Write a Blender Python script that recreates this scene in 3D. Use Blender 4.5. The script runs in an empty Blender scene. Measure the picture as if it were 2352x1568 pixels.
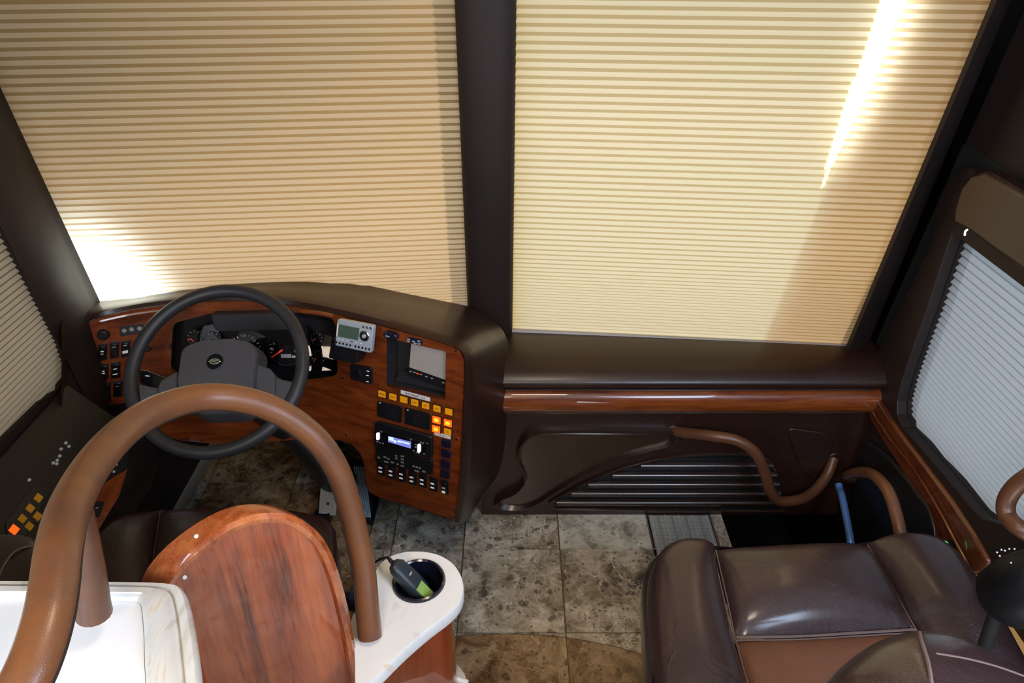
import bpy, bmesh, math, random
from mathutils import Vector, Matrix
from mathutils.geometry import delaunay_2d_cdt
random.seed(7)
R = math.radians
V = Vector
scn = bpy.context.scene
# ------------------------------------------------------------------ camera
CAM = V((0, 0, 1.75)); PIT = R(31.7); FPX = 1650.0
cd = bpy.data.cameras.new('camera'); cam = bpy.data.objects.new('camera', cd)
scn.collection.objects.link(cam)
cam.location = CAM; cam.rotation_euler = (R(90) - PIT, 0, 0)
cd.sensor_width = 36; cd.lens = FPX / 2352 * 36; cd.clip_start = 0.02
scn.camera = cam
# ------------------------------------------------------------------ world, sun, lamps, exposure
w = bpy.data.worlds.new('sky'); scn.world = w; w.use_nodes = True
nt = w.node_tree; nt.nodes.clear()
bg = nt.nodes.new('ShaderNodeBackground'); wo = nt.nodes.new('ShaderNodeOutputWorld')
tc = nt.nodes.new('ShaderNodeTexCoord'); sp = nt.nodes.new('ShaderNodeSeparateXYZ'); cr = nt.nodes.new('ShaderNodeValToRGB')
mp = nt.nodes.new('ShaderNodeMapRange'); mp.inputs[1].default_value = -1; mp.inputs[2].default_value = 1
nt.links.new(tc.outputs['Generated'], sp.inputs[0]); nt.links.new(sp.outputs['Z'], mp.inputs[0]); nt.links.new(mp.outputs[0], cr.inputs[0])
e = cr.color_ramp.elements; e[0].position = .47; e[0].color = (.50, .52, .55, 1); e[1].position = .53; e[1].color = (.80, .88, 1, 1)
nt.links.new(cr.outputs[0], bg.inputs[0]); bg.inputs[1].default_value = 12.5
nt.links.new(bg.outputs[0], wo.inputs[0])
SUN_FROM = V((.55, .62, .42)).normalized()
sd = bpy.data.lights.new('sun', 'SUN'); sd.energy = 34; sd.angle = R(.8); sd.color = (1, .97, .92)
so = bpy.data.objects.new('sun', sd); scn.collection.objects.link(so); so.rotation_euler = SUN_FROM.to_track_quat('Z', 'Y').to_euler()
def area(name, loc, aim, sx, sy, en, col):
    d = bpy.data.lights.new(name, 'AREA'); d.shape = 'RECTANGLE'; d.size = sx; d.size_y = sy; d.energy = en; d.color = col
    o = bpy.data.objects.new(name, d); scn.collection.objects.link(o); o.location = loc
    o.rotation_euler = (V(aim) - V(loc)).to_track_quat('-Z', 'Y').to_euler()
    return o
# added daylight fill lights for assumed windows, none built, and assumed warm ceiling lamps
area('assumed_daylight_left', (-1.09, -.35, 1.45), (-.1, .3, .8), 1.2, .66, 34, (.74, .86, 1))  # added fill standing for assumed daylight; the left wall has no opening here
area('assumed_daylight_right', (1.09, .08, 1.56), (.2, .9, .5), 1.25, .68, 42, (.60, .76, 1))  # added fill for the bluish sheen on the seat; the wall is solid here
area('assumed_ceiling_light', (-.25, -.7, 2.06), (-.1, .6, 0), .5, .3, 20, (1, .82, .62))  # assumed lamp, added out of view behind the camera
area('assumed_ceiling_light', (.15, .75, 2.06), (.15, .95, 0), .30, .30, 5.5, (1, .80, .60))  # second assumed lamp, added out of view over the aisle
scn.view_settings.view_transform = 'Standard'
try: scn.view_settings.look = 'None'
except Exception: pass
scn.view_settings.gamma = 1; scn.view_settings.use_curve_mapping = False
scn.view_settings.exposure = 0.0

# ------------------------------------------------------------------ helpers
cP, sP = math.cos(PIT), math.sin(PIT)
def ray(px, py):
    u = (px - 1176) / FPX; v = (784 - py) / FPX
    return V((u, cP + v * sP, -sP + v * cP))
def on_z(px, py, Z): d = ray(px, py); return CAM + d * ((Z - CAM.z) / d.z)
def on_y(px, py, Y): d = ray(px, py); return CAM + d * (Y / d.y)
def on_x(px, py, X): d = ray(px, py); return CAM + d * (X / d.x)
def on_t(px, py, t): return CAM + ray(px, py) * t
class Plane:
    def __init__(s, p, n):
        s.p = V(p); s.n = V(n).normalized()
    def hit(s, px, py):
        d = ray(px, py); return CAM + d * ((s.p - CAM).dot(s.n) / d.dot(s.n))
    def nor(s, P): return s.n
class Face:                      # the wrap-round instrument fascia, a curved upright surface
    def y(s, x, Z):
        f = lambda d, e=.08: math.sqrt(max(d, 0) ** 2 + e * e) - e
        return 1.72 - .47 * f(x + .62) - .34 * f(-.92 - x) - .14 * (.8 - Z)
    def hit(s, px, py):
        d = ray(px, py); a, b = 1.0, 3.0
        for _ in range(40):
            m = (a + b) / 2; P = CAM + d * m
            if P.y - s.y(P.x, P.z) > 0: b = m
            else: a = m
        return CAM + d * a
    def nor(s, P):
        h = .004
        dx = (s.y(P.x + h, P.z) - s.y(P.x - h, P.z)) / 2 / h; dz = (s.y(P.x, P.z + h) - s.y(P.x, P.z - h)) / 2 / h
        return V((dx, -1, dz)).normalized()
FACE = Face()

def link(o): scn.collection.objects.link(o)
def mk(name, bm, mat, off=V((0, 0, 0)), smooth=True, bevel=0, seg=2):
    if isinstance(bm, bpy.types.Mesh): me = bm
    else:
        if off.length: bmesh.ops.translate(bm, verts=bm.verts, vec=-off)
        bmesh.ops.recalc_face_normals(bm, faces=bm.faces)
        me = bpy.data.meshes.new(name); bm.to_mesh(me); bm.free()
        if smooth:
            for p in me.polygons: p.use_smooth = True
            try: me.set_sharp_from_angle(angle=R(38))
            except Exception: pass
    if mat and not me.materials:
        for m_ in (mat if isinstance(mat, (list, tuple)) else [mat]): me.materials.append(m_)
    o = bpy.data.objects.new(name, me); link(o)
    if bevel:
        b = o.modifiers.new('bevel', 'BEVEL'); b.width = bevel; b.segments = seg; b.limit_method = 'ANGLE'; b.angle_limit = R(40)
    return o
class Thing:
    def __init__(s, name, label, cat, loc=(0, 0, 0), group=None, kind=None):
        s.L = V(loc); s.o = bpy.data.objects.new(name, None); link(s.o); s.o.location = s.L; s.o.empty_display_size = .05
        s.o['label'] = label; s.o['category'] = cat
        if group: s.o['group'] = group
        if kind: s.o['kind'] = kind
    def part(s, name, bm, mat, parent=None, label=None, **k):
        o = mk(name, bm, mat, s.L, **k); o.parent = parent or s.o
        if label: o['label'] = label
        return o
def struct(name, bm, mat, label, cat, **k):
    o = mk(name, bm, mat, **k); o['kind'] = 'structure'; o['label'] = label; o['category'] = cat
    return o
def sub(parent, name, bm, mat, off=V((0, 0, 0)), **k):
    o = mk(name, bm, mat, off, **k); o.parent = parent
    return o
NB = bmesh.new
def box(bm, c, s, rot=None):
    M = Matrix.Translation(V(c)) @ (rot.to_4x4() if rot else Matrix()) @ Matrix.Diagonal((s[0], s[1], s[2], 1))
    bmesh.ops.create_cube(bm, size=1, matrix=M); return bm
def box2(bm, a, b):
    a, b = V(a), V(b); return box(bm, (a + b) / 2, [abs(b[i] - a[i]) for i in range(3)])
def prism(bm, lo, hi):           # two matching closed loops
    n = len(lo); A = [bm.verts.new(p) for p in lo]; B = [bm.verts.new(p) for p in hi]
    for i in range(n): bm.faces.new((A[i], A[(i + 1) % n], B[(i + 1) % n], B[i]))
    bm.faces.new(A[::-1]); bm.faces.new(B)
    return bm
def sp_(surf, poly, d0, d1, bm=None):      # outline on a surface, extruded along its normal from d0 to d1
    bm = bm or NB(); P = [surf.hit(*q) for q in poly]
    N = [surf.nor(p) for p in P]
    s = -1 if N[0].dot(P[0] - CAM) > 0 else 1
    return prism(bm, [p + n * d0 * s for p, n in zip(P, N)], [p + n * d1 * s for p, n in zip(P, N)])
def rnd(poly, r, k=4):           # round the corners of an outline
    out = []; n = len(poly)
    for i in range(n):
        p0, p1, p2 = V(poly[i - 1]), V(poly[i]), V(poly[(i + 1) % n])
        a = (p0 - p1); b = (p2 - p1); ra = min(r, a.length * .45); rb = min(r, b.length * .45)
        A = p1 + a.normalized() * ra; B = p1 + b.normalized() * rb
        for j in range(k + 1):
            t = j / k; out.append(tuple((1 - t) ** 2 * A + 2 * t * (1 - t) * p1 + t * t * B))
    return out
def rect(cx, cy, w_, h_, slope=0, sk=0):   # a small parallelogram in outline coordinates
    return [(cx - w_ / 2 - sk * h_ / 2, cy - h_ / 2 - slope * w_ / 2), (cx + w_ / 2 - sk * h_ / 2, cy - h_ / 2 + slope * w_ / 2),
            (cx + w_ / 2 + sk * h_ / 2, cy + h_ / 2 + slope * w_ / 2), (cx - w_ / 2 + sk * h_ / 2, cy + h_ / 2 - slope * w_ / 2)]
def catmull(P, k=8, closed=False):
    P = [V(p) for p in P]; n = len(P); out = []
    rng = range(n if closed else n - 1)
    for i in rng:
        g = lambda j: P[j % n] if closed else P[max(0, min(n - 1, j))]
        a, b, c, d = g(i - 1), g(i), g(i + 1), g(i + 2)
        for j in range(k):
            t = j / k
            out.append(.5 * ((2 * b) + (c - a) * t + (2 * a - 5 * b + 4 * c - d) * t * t + (3 * b - a - 3 * c + d) * t ** 3))
    if not closed: out.append(P[-1])
    return out
def tube(bm, path, r, seg=12, closed=False, flat=None):
    P = [V(p) for p in path]; n = len(P); rings = []; up = None
    for i in range(n):
        t = (P[(i + 1) % n] - P[i - 1]) if closed else (P[min(i + 1, n - 1)] - P[max(i - 1, 0)])
        t.normalize()
        if up is None: up = V((0, 0, 1)) if abs(t.z) < .9 else V((1, 0, 0))
        s = t.cross(up).normalized(); up = s.cross(t).normalized()
        rr = r[i] if isinstance(r, (list, tuple)) else r
        ring = []
        for j in range(seg):
            a = 2 * math.pi * j / seg
            ring.append(bm.verts.new(P[i] + s * math.cos(a) * rr + up * math.sin(a) * rr * (flat or 1)))
        rings.append(ring)
    for i in range(n if closed else n - 1):
        A, B = rings[i], rings[(i + 1) % n]
        for j in range(seg): bm.faces.new((A[j], A[(j + 1) % seg], B[(j + 1) % seg], B[j]))
    if not closed: bm.faces.new(rings[0][::-1]); bm.faces.new(rings[-1])
    return bm
def grid(bm, rows):
    W = [[bm.verts.new(p) for p in r] for r in rows]
    for i in range(len(W) - 1):
        for j in range(len(W[0]) - 1): bm.faces.new((W[i][j], W[i][j + 1], W[i + 1][j + 1], W[i + 1][j]))
    return bm
def frame(n):
    n = n.normalized(); ex = V((0, 0, 1)).cross(n)
    if ex.length < .05: ex = V((1, 0, 0))
    ex.normalize()
    return ex, n.cross(ex).normalized(), n
def disc(bm, c, n, r, h, seg=20, r2=None):   # short cylinder standing on c along n
    ex, ey, n = frame(n); r2 = r if r2 is None else r2
    lo = [c + (ex * math.cos(2 * math.pi * i / seg) + ey * math.sin(2 * math.pi * i / seg)) * r for i in range(seg)]
    hi = [c + n * h + (ex * math.cos(2 * math.pi * i / seg) + ey * math.sin(2 * math.pi * i / seg)) * r2 for i in range(seg)]
    return prism(bm, lo, hi)
def lathe(bm, c, n, prof, seg=28):
    ex, ey, n = frame(n)
    rows = [[c + n * h + (ex * math.cos(2 * math.pi * i / seg) + ey * math.sin(2 * math.pi * i / seg)) * max(r, 1e-4) for i in range(seg + 1)] for r, h in prof]
    grid(bm, rows); bmesh.ops.remove_doubles(bm, verts=bm.verts, dist=1e-5); return bm
def inside(p, poly):
    x, y = p; c = False; n = len(poly)
    for i in range(n):
        x1, y1 = poly[i]; x2, y2 = poly[i - 1]
        if (y1 > y) != (y2 > y) and x < (x2 - x1) * (y - y1) / (y2 - y1) + x1: c = not c
    return c
def cdt(outer, holes, step=None):
    pts = [V(p) for p in outer]; edges = []; faces = []
    n = len(outer); edges += [(i, (i + 1) % n) for i in range(n)]
    for h in holes:
        b = len(pts); pts += [V(p) for p in h]; m = len(h); edges += [(b + i, b + (i + 1) % m) for i in range(m)]
    if step:
        xs = [p[0] for p in outer]; ys = [p[1] for p in outer]; y = min(ys) + step / 2
        while y < max(ys):
            x = min(xs) + step / 2
            while x < max(xs):
                if inside((x, y), outer) and not any(inside((x, y), h) for h in holes): pts.append(V((x, y)))
                x += step
            y += step
    r = delaunay_2d_cdt(pts, edges, faces, 0, 1e-6)
    vs, fs = r[0], r[2]; out = []
    for f in fs:
        c = (sum(vs[i].x for i in f) / len(f), sum(vs[i].y for i in f) / len(f))
        if inside(c, outer) and not any(inside(c, h) for h in holes): out.append(f)
    return [(v.x, v.y) for v in vs], out
def sheet(to3, outer, holes, thick, step=None):    # a sheet with holes; to3 maps a 2-D point to (point, normal)
    vs, fs = cdt(outer, holes, step); bm = NB()
    T = [to3(*v) for v in vs]
    A = [bm.verts.new(p) for p, n in T]; B = [bm.verts.new(p - n * thick) for p, n in T]
    cnt = {}
    for f in fs:
        for i in range(len(f)):
            a, b = f[i], f[(i + 1) % len(f)]; cnt.setdefault((min(a, b), max(a, b)), []).append((a, b))
        bm.faces.new([A[i] for i in f]); bm.faces.new([B[i] for i in f][::-1])
    for k, l in cnt.items():
        if len(l) == 1: a, b = l[0]; bm.faces.new((A[b], A[a], B[a], B[b]))
    bmesh.ops.delete(bm, geom=[v for v in bm.verts if not v.link_faces], context='VERTS')
    return bm
def text(th, body, P, n, ex, size, mat, parent=None, name='lettering', h=.0003):
    c = bpy.data.curves.new(name, 'FONT'); c.body = body; c.size = size; c.align_x = 'CENTER'; c.align_y = 'CENTER'; c.extrude = h
    o = bpy.data.objects.new(name, c); link(o)
    bpy.context.view_layer.update(); me = bpy.data.meshes.new_from_object(o.evaluated_get(bpy.context.evaluated_depsgraph_get()))
    bpy.data.objects.remove(o); bpy.data.curves.remove(c); me.materials.clear(); me.materials.append(mat); o = bpy.data.objects.new(name, me); link(o)
    n = n.normalized(); ex = (ex - n * ex.dot(n)).normalized(); ey = n.cross(ex)
    M = Matrix((ex, ey, n)).transposed().to_4x4(); M.translation = P - th.L; o.matrix_local = M; o.parent = parent or th.o
    return o
def ftext(th, surf, body, px, py, spx, d, mat, slope=0, parent=None, name='lettering'):
    P = surf.hit(px, py); Q = surf.hit(px + 5, py + 5 * slope); n = surf.nor(P)
    if n.dot(P - CAM) > 0: n = -n
    return text(th, body, P + n * d, n, Q - P, spx * (P - CAM).dot(ray(1176, 784)) / FPX, mat, parent, name)

# ------------------------------------------------------------------ materials
def mat(name, col, rough=.5, metal=0, coat=0, coat_r=.05, spec=.5, emit=None, es=0, trans=0, sub_=0):
    m = bpy.data.materials.new(name); m.use_nodes = True; b = m.node_tree.nodes['Principled BSDF']
    b.inputs['Base Color'].default_value = (*col, 1); b.inputs['Roughness'].default_value = rough; b.inputs['Metallic'].default_value = metal
    b.inputs['Coat Weight'].default_value = coat; b.inputs['Coat Roughness'].default_value = coat_r; b.inputs['Specular IOR Level'].default_value = spec
    b.inputs['Transmission Weight'].default_value = trans
    if emit: b.inputs['Emission Color'].default_value = (*emit, 1); b.inputs['Emission Strength'].default_value = es
    return m
def nodes(m): return m.node_tree.nodes, m.node_tree.links, m.node_tree.nodes['Principled BSDF']
def add(m, t, **k):
    n = m.node_tree.nodes.new(t)
    for a, v in k.items(): setattr(n, a, v)
    return n
def ramp(m, src, stops):
    r = add(m, 'ShaderNodeValToRGB'); el = r.color_ramp.elements
    while len(el) < len(stops): el.new(.5)
    for e_, (p, c) in zip(el, stops): e_.position = p; e_.color = (*c, 1)
    m.node_tree.links.new(src, r.inputs[0]); return r.outputs[0]
def noise(m, vec, scale, detail=4, rough=.5, dist=0):
    n = add(m, 'ShaderNodeTexNoise'); n.inputs['Scale'].default_value = scale; n.inputs['Detail'].default_value = detail
    n.inputs['Roughness'].default_value = rough; n.inputs['Distortion'].default_value = dist
    if vec: m.node_tree.links.new(vec, n.inputs['Vector'])
    return n.outputs['Fac']
def mapping(m, scale, rot=(0, 0, 0), src='Position'):
    mp_ = add(m, 'ShaderNodeMapping'); mp_.inputs['Scale'].default_value = scale; mp_.inputs['Rotation'].default_value = rot
    if src == 'Position': g = add(m, 'ShaderNodeNewGeometry'); m.node_tree.links.new(g.outputs['Position'], mp_.inputs['Vector'])
    else: g = add(m, 'ShaderNodeTexCoord'); m.node_tree.links.new(g.outputs['Object'], mp_.inputs['Vector'])
    return mp_.outputs[0]
def bump(m, h, s, d=.002):
    N, Lk, b = nodes(m); bp = add(m, 'ShaderNodeBump'); bp.inputs['Strength'].default_value = s; bp.inputs['Distance'].default_value = d
    Lk.new(h, bp.inputs['Height']); Lk.new(bp.outputs[0], b.inputs['Normal']); return bp
def leather(name, c1, c2, rough=.4, big=3.0, gs=420, gb=.25, coat=0, wr=0, worn=None):
    m = mat(name, c1, rough, coat=coat, coat_r=.20); N, Lk, b = nodes(m); v = mapping(m, (1, 1, 1), src='Object')
    n1 = noise(m, v, big, 4, .6); Lk.new(ramp(m, n1, [(.35, c1), (.68, c2)]), b.inputs['Base Color'])
    vo = add(m, 'ShaderNodeTexVoronoi'); vo.inputs['Scale'].default_value = gs; Lk.new(v, vo.inputs['Vector'])
    h = vo.outputs['Distance']
    if wr:
        wn = noise(m, v, 9, 5, .55, 1.2)
        rr = ramp(m, wn, [(.42, (0, 0, 0)), (.50, (1, 1, 1)), (.60, (.25, .25, .25))])
        mx = add(m, 'ShaderNodeMix'); mx.data_type = 'RGBA'; mx.inputs[0].default_value = .75 * wr
        Lk.new(h, mx.inputs[6]); Lk.new(rr, mx.inputs[7]); h = mx.outputs[2]
        bump(m, h, .5, .004)
    else: bump(m, h, gb, .0012)
    rn = noise(m, v, big * 4, 3); mr = add(m, 'ShaderNodeMapRange'); mr.inputs[3].default_value = rough - .08; mr.inputs[4].default_value = rough + .12
    Lk.new(rn, mr.inputs[0]); Lk.new(mr.outputs[0], b.inputs['Roughness'])
    return m
def wood(name, dark, mid, light, scale=(1, 1, 1), rot=(0, 0, 0), coat=1, fig=6.0, rough=.35):
    m = mat(name, mid, rough, coat=coat, coat_r=.03); N, Lk, b = nodes(m); v = mapping(m, scale, rot, 'Object')
    a = noise(m, v, fig, 5, .62, .9); f = noise(m, v, fig * 9, 3, .7)
    mx = add(m, 'ShaderNodeMix'); mx.data_type = 'RGBA'; mx.inputs[0].default_value = .28; Lk.new(a, mx.inputs[6]); Lk.new(f, mx.inputs[7])
    Lk.new(ramp(m, mx.outputs[2], [(.33, dark), (.46, mid), (.62, light)]), b.inputs['Base Color'])
    return m
M = {}
M['dash'] = leather('dark_brown_dash_leather', (.020, .0068, .0042), (.029, .0108, .0065), .38, 2.5, 600, .08, coat=.22)
M['dashgloss'] = leather('polished_dark_vinyl', (.020, .009, .006), (.03, .014, .009), .25, 2.5, 600, .05, coat=1)
M['trimdark'] = leather('dark_brown_trim_vinyl', (.0105, .0040, .0030), (.0165, .0062, .0046), .6, 2.0, 500, .12)
M['seat'] = leather('seat_leather', (.042, .020, .021), (.032, .015, .017), .32, 5, 750, .4, coat=.9, wr=.8)
M['seatin'] = leather('seat_insert_leather', (.21, .080, .036), (.15, .056, .028), .42, 4, 750, .4, wr=.2)
M['dseat'] = leather('driver_seat_leather', (.028, .013, .012), (.02, .010, .010), .34, 5, 300, .3, coat=.2)
M['rail'] = leather('tan_rail_leather', (.21, .080, .028), (.135, .058, .032), .34, 10, 900, .2, coat=.35)
M['raildark'] = leather('brown_rail_leather', (.12, .043, .017), (.085, .034, .017), .36, 14, 900, .2, coat=.2)
M['seam'] = mat('seam_thread', (.15, .10, .09), .6)
M['seamdark'] = mat('seam_dark', (.02, .012, .01), .6)
M['wood'] = wood('dash_wood_veneer', (.060, .011, .003), (.165, .030, .006), (.26, .058, .011), (1, 1, 6), fig=7)
M['woodstrip'] = wood('strip_wood_veneer', (.075, .013, .003), (.165, .034, .006), (.25, .060, .010), (1, 6, 9), fig=5)
M['woodarch'] = wood('arch_wood_veneer', (.07, .010, .003), (.30, .052, .011), (.46, .105, .022), (9, 5, .55), (0, R(12), 0), fig=2.8)
M['woodcab'] = wood('cabinet_wood_veneer', (.09, .013, .004), (.21, .034, .009), (.30, .058, .015), (8, 8, 1), fig=3)
M['wooddoor'] = wood('door_wood_veneer', (.045, .008, .003), (.090, .018, .005), (.135, .032, .008), (3, 1, 3), fig=6)
M['black'] = mat('black_plastic', (.010, .010, .012), .35)
M['blacksoft'] = mat('soft_black_plastic', (.022, .022, .026), .5)
M['wheel'] = leather('wheel_black_vinyl', (.022, .022, .025), (.03, .03, .034), .42, 6, 900, .15)
M['hub'] = leather('wheel_hub_vinyl', (.05, .048, .055), (.06, .058, .065), .55, 6, 900, .2)
M['gloss'] = mat('gloss_black', (.008, .008, .010), .08, coat=.5)
M['rubber'] = mat('black_rubber', (.004, .004, .004), .8)
M['lens'] = mat('dark_gauge_face', (.012, .011, .012), .25)
M['white'] = mat('white_marking', (.85, .85, .82), .5, emit=(1, 1, 1), es=.16)
M['grey'] = mat('grey_marking', (.4, .4, .4), .5)
M['red'] = mat('red_needle', (.9, .05, .02), .4, emit=(1, .08, .03), es=.5)
M['silver'] = mat('silver_plastic', (.50, .54, .62), .35, metal=.3)
M['chrome'] = mat('chrome', (.75, .76, .8), .15, metal=1)
M['steel'] = mat('worn_steel', (.42, .39, .35), .45, metal=.4)
M['lcd'] = mat('lcd_green', (.07, .11, .08), .3)
M['screen'] = mat('switched_off_screen', (.40, .36, .33), .35, coat=.4)
M['nichedark'] = mat('niche_dark_plastic', (.026, .025, .026), .5)
M['amber'] = mat('amber_lamp_lens', (.85, .33, .005), .4, emit=(1, .38, .005), es=.16)
M['ambdim'] = mat('amber_lamp_dim', (.45, .22, .008), .4, emit=(1, .5, .02), es=.02)
M['lit'] = mat('lit_lamp', (1, .15, .01), .4, emit=(1, .10, .005), es=1.0)
M['litcore'] = mat('lit_lamp_core', (1, .6, .05), .4, emit=(1, .42, .02), es=1.3)
M['paper'] = mat('white_label', (.82, .82, .84), .5)
M['ink'] = mat('black_ink', (.03, .03, .03), .6)
M['bluescreen'] = mat('stereo_display', (.1, .1, .5), .3, emit=(.30, .32, .9), es=.7)
M['display_pale'] = mat('stereo_display_pale', (.6, .8, 1), .3, emit=(.6, .8, 1), es=.9)
M['whitelit'] = mat('white_backlight', (1, 1, 1), .3, emit=(.9, .95, 1), es=1.6)
M['greenlit'] = mat('green_ring_light', (.05, .8, .15), .3, emit=(.1, 1, .25), es=1.6)
M['bluepl'] = mat('dark_blue_plastic', (.010, .010, .030), .25, coat=.3)
M['adapter'] = mat('adapter_plastic', (.022, .032, .042), .42)
M['green'] = mat('green_plastic', (.26, .42, .10), .4)
M['grout'] = mat('beige_grout', (.16, .13, .09), .8)
M['tan'] = mat('tan_kick_panel', (.55, .30, .10), .6)
M['ceil'] = mat('ceiling_vinyl', (.30, .24, .18), .7)
M['cabin'] = mat('cabin_wall_vinyl', (.20, .14, .10), .6)
M['fire'] = mat('kneehole_carpet', (.012, .010, .010), .9)
M['ribglint'] = mat('pedal_reflection_metal', (.62, .76, .88), .3, metal=.3)  # blue-white reflection of the pedal ribs put into their base colour
M['spk'] = mat('vent_metal', (.62, .62, .60), .35, metal=.3)
M['lampglass'] = mat('lamp_diffuser', (1, .9, .75), .4, emit=(1, .78, .5), es=3)
# white onyx-like stone
def stone():
    m = mat('white_stone', (.8, .8, .78), .12, coat=.4); N, Lk, b = nodes(m); v = mapping(m, (1, 1, 1))
    a = noise(m, v, 7, 6, .62, 1.5); Lk.new(ramp(m, a, [(.30, (.66, .64, .60)), (.42, (.86, .87, .87)), (.64, (.90, .91, .91)), (.70, (.84, .68, .46)), (.76, (.86, .83, .78))]), b.inputs['Base Color']); return m
M['stone'] = stone()
def stone2():
    m = mat('veined_stone_rim', (.8, .8, .78), .15, coat=.4); N, Lk, b = nodes(m); v = mapping(m, (5, 1.1, 1))
    a = noise(m, v, 5, 6, .62, 1.0); Lk.new(ramp(m, a, [(.34, (.55, .50, .42)), (.45, (.72, .70, .66)), (.58, (.76, .75, .72)), (.68, (.74, .52, .26)), (.76, (.70, .64, .55))]), b.inputs['Base Color']); return m
M['stonerim'] = stone2()
M['tray'] = mat('white_tray_enamel', (.93, .94, .96), .12, coat=.3)
def marble(name, dark, mid, pale):
    m = mat(name, mid, .12, coat=.2); N, Lk, b = nodes(m)
    g = add(m, 'ShaderNodeNewGeometry'); oi = add(m, 'ShaderNodeObjectInfo'); mu = add(m, 'ShaderNodeMath', operation='MULTIPLY'); mu.inputs[1].default_value = 37
    Lk.new(oi.outputs['Random'], mu.inputs[0]); cb = add(m, 'ShaderNodeCombineXYZ'); Lk.new(mu.outputs[0], cb.inputs[2]); Lk.new(mu.outputs[0], cb.inputs[0])
    va = add(m, 'ShaderNodeVectorMath', operation='ADD'); Lk.new(g.outputs['Position'], va.inputs[0]); Lk.new(cb.outputs[0], va.inputs[1]); v = va.outputs[0]
    def warp(sc, am):
        wv = add(m, 'ShaderNodeTexNoise'); wv.inputs['Scale'].default_value = sc; wv.inputs['Detail'].default_value = 5; Lk.new(v, wv.inputs['Vector'])
        w2 = add(m, 'ShaderNodeVectorMath', operation='SCALE'); w2.inputs['Scale'].default_value = am; Lk.new(wv.outputs['Color'], w2.inputs[0])
        w3 = add(m, 'ShaderNodeVectorMath', operation='ADD'); Lk.new(v, w3.inputs[0]); Lk.new(w2.outputs[0], w3.inputs[1]); return w3.outputs[0]
    def mix(f, a, c, t='MIX'):
        x = add(m, 'ShaderNodeMix'); x.data_type = 'RGBA'; x.blend_type = t
        Lk.new(f, x.inputs[0]) if not isinstance(f, float) else setattr(x.inputs[0], 'default_value', f)
        Lk.new(a, x.inputs[6]) if not isinstance(a, tuple) else setattr(x.inputs[6], 'default_value', (*a, 1))
        Lk.new(c, x.inputs[7]) if not isinstance(c, tuple) else setattr(x.inputs[7], 'default_value', (*c, 1))
        return x.outputs[2]
    base = noise(m, v, 11, 9, .72, .6); col = ramp(m, base, [(.34, dark), (.47, mid), (.58, tuple(.5 * (a + c) for a, c in zip(mid, pale))), (.70, pale)])
    # pebbles of the breccia: darker rounded clasts of several sizes
    for sc, th_, am in ((26, .30, .05), (60, .26, .02)):
        vo = add(m, 'ShaderNodeTexVoronoi'); vo.inputs['Scale'].default_value = sc; Lk.new(warp(16, am), vo.inputs['Vector'])
        cl_ = ramp(m, vo.outputs['Distance'], [(th_ - .05, (1, 1, 1)), (th_ + .05, (0, 0, 0))]); sel = add(m, 'ShaderNodeSeparateColor'); Lk.new(vo.outputs['Color'], sel.inputs[0])
        gt = add(m, 'ShaderNodeMath', operation='GREATER_THAN'); gt.inputs[1].default_value = .58; Lk.new(sel.outputs[0], gt.inputs[0])
        bw = add(m, 'ShaderNodeRGBToBW'); Lk.new(cl_, bw.inputs[0]); mm = add(m, 'ShaderNodeMath', operation='MULTIPLY'); Lk.new(bw.outputs[0], mm.inputs[0]); Lk.new(gt.outputs[0], mm.inputs[1])
        m8 = add(m, 'ShaderNodeMath', operation='MULTIPLY'); m8.inputs[1].default_value = .7; Lk.new(mm.outputs[0], m8.inputs[0]); col = mix(m8.outputs[0], col, dark)
    # pale hairline veins, only in patches
    for sc, wd, lo_, st in ((30, .030, .46, .75), (9, .010, .50, .8)):
        vn = add(m, 'ShaderNodeTexVoronoi', feature='DISTANCE_TO_EDGE'); vn.inputs['Scale'].default_value = sc; Lk.new(warp(5, .25), vn.inputs['Vector'])
        vr = ramp(m, vn.outputs['Distance'], [(0, (st, st, st)), (wd, (0, 0, 0))]); pt = ramp(m, noise(m, v, 4 + sc * .05, 4), [(lo_, (0, 0, 0)), (lo_ + .1, (1, 1, 1))])
        bw = add(m, 'ShaderNodeRGBToBW'); Lk.new(mix(1.0, vr, pt, 'MULTIPLY'), bw.inputs[0]); col = mix(bw.outputs[0], col, tuple(min(1, 1.25 * c) for c in pale))
    Lk.new(col, b.inputs['Base Color'])
    return m
M['marble'] = marble('grey_brown_marble', (.075, .058, .042), (.34, .285, .215), (.82, .77, .66))
M['marblebrown'] = marble('warm_brown_marble', (.075, .040, .018), (.24, .135, .062), (.52, .38, .24))
M['marblepale'] = marble('pale_marble', (.22, .21, .17), (.50, .48, .41), (.80, .79, .72))
def fabric(name, col, tcol, t=.62):
    m = bpy.data.materials.new(name); m.use_nodes = True; N = m.node_tree.nodes; Lk = m.node_tree.links; N.clear()
    o = N.new('ShaderNodeOutputMaterial'); a = N.new('ShaderNodeBsdfTranslucent'); b = N.new('ShaderNodeBsdfDiffuse'); mx = N.new('ShaderNodeMixShader')
    a.inputs[0].default_value = (*tcol, 1); b.inputs[0].default_value = (*col, 1); mx.inputs[0].default_value = t
    Lk.new(b.outputs[0], mx.inputs[1]); Lk.new(a.outputs[0], mx.inputs[2]); Lk.new(mx.outputs[0], o.inputs[0]); return m
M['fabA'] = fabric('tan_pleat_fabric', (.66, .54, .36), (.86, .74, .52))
M['fabB'] = fabric('tan_pleat_fabric_dark', (.26, .18, .09), (.50, .38, .20), .50)  # down-facing fold facets drawn in a darker copy of the fabric
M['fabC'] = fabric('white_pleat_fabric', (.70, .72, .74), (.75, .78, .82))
M['fabD'] = fabric('white_pleat_fabric_dark', (.26, .30, .34), (.40, .44, .50), .45)
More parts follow.
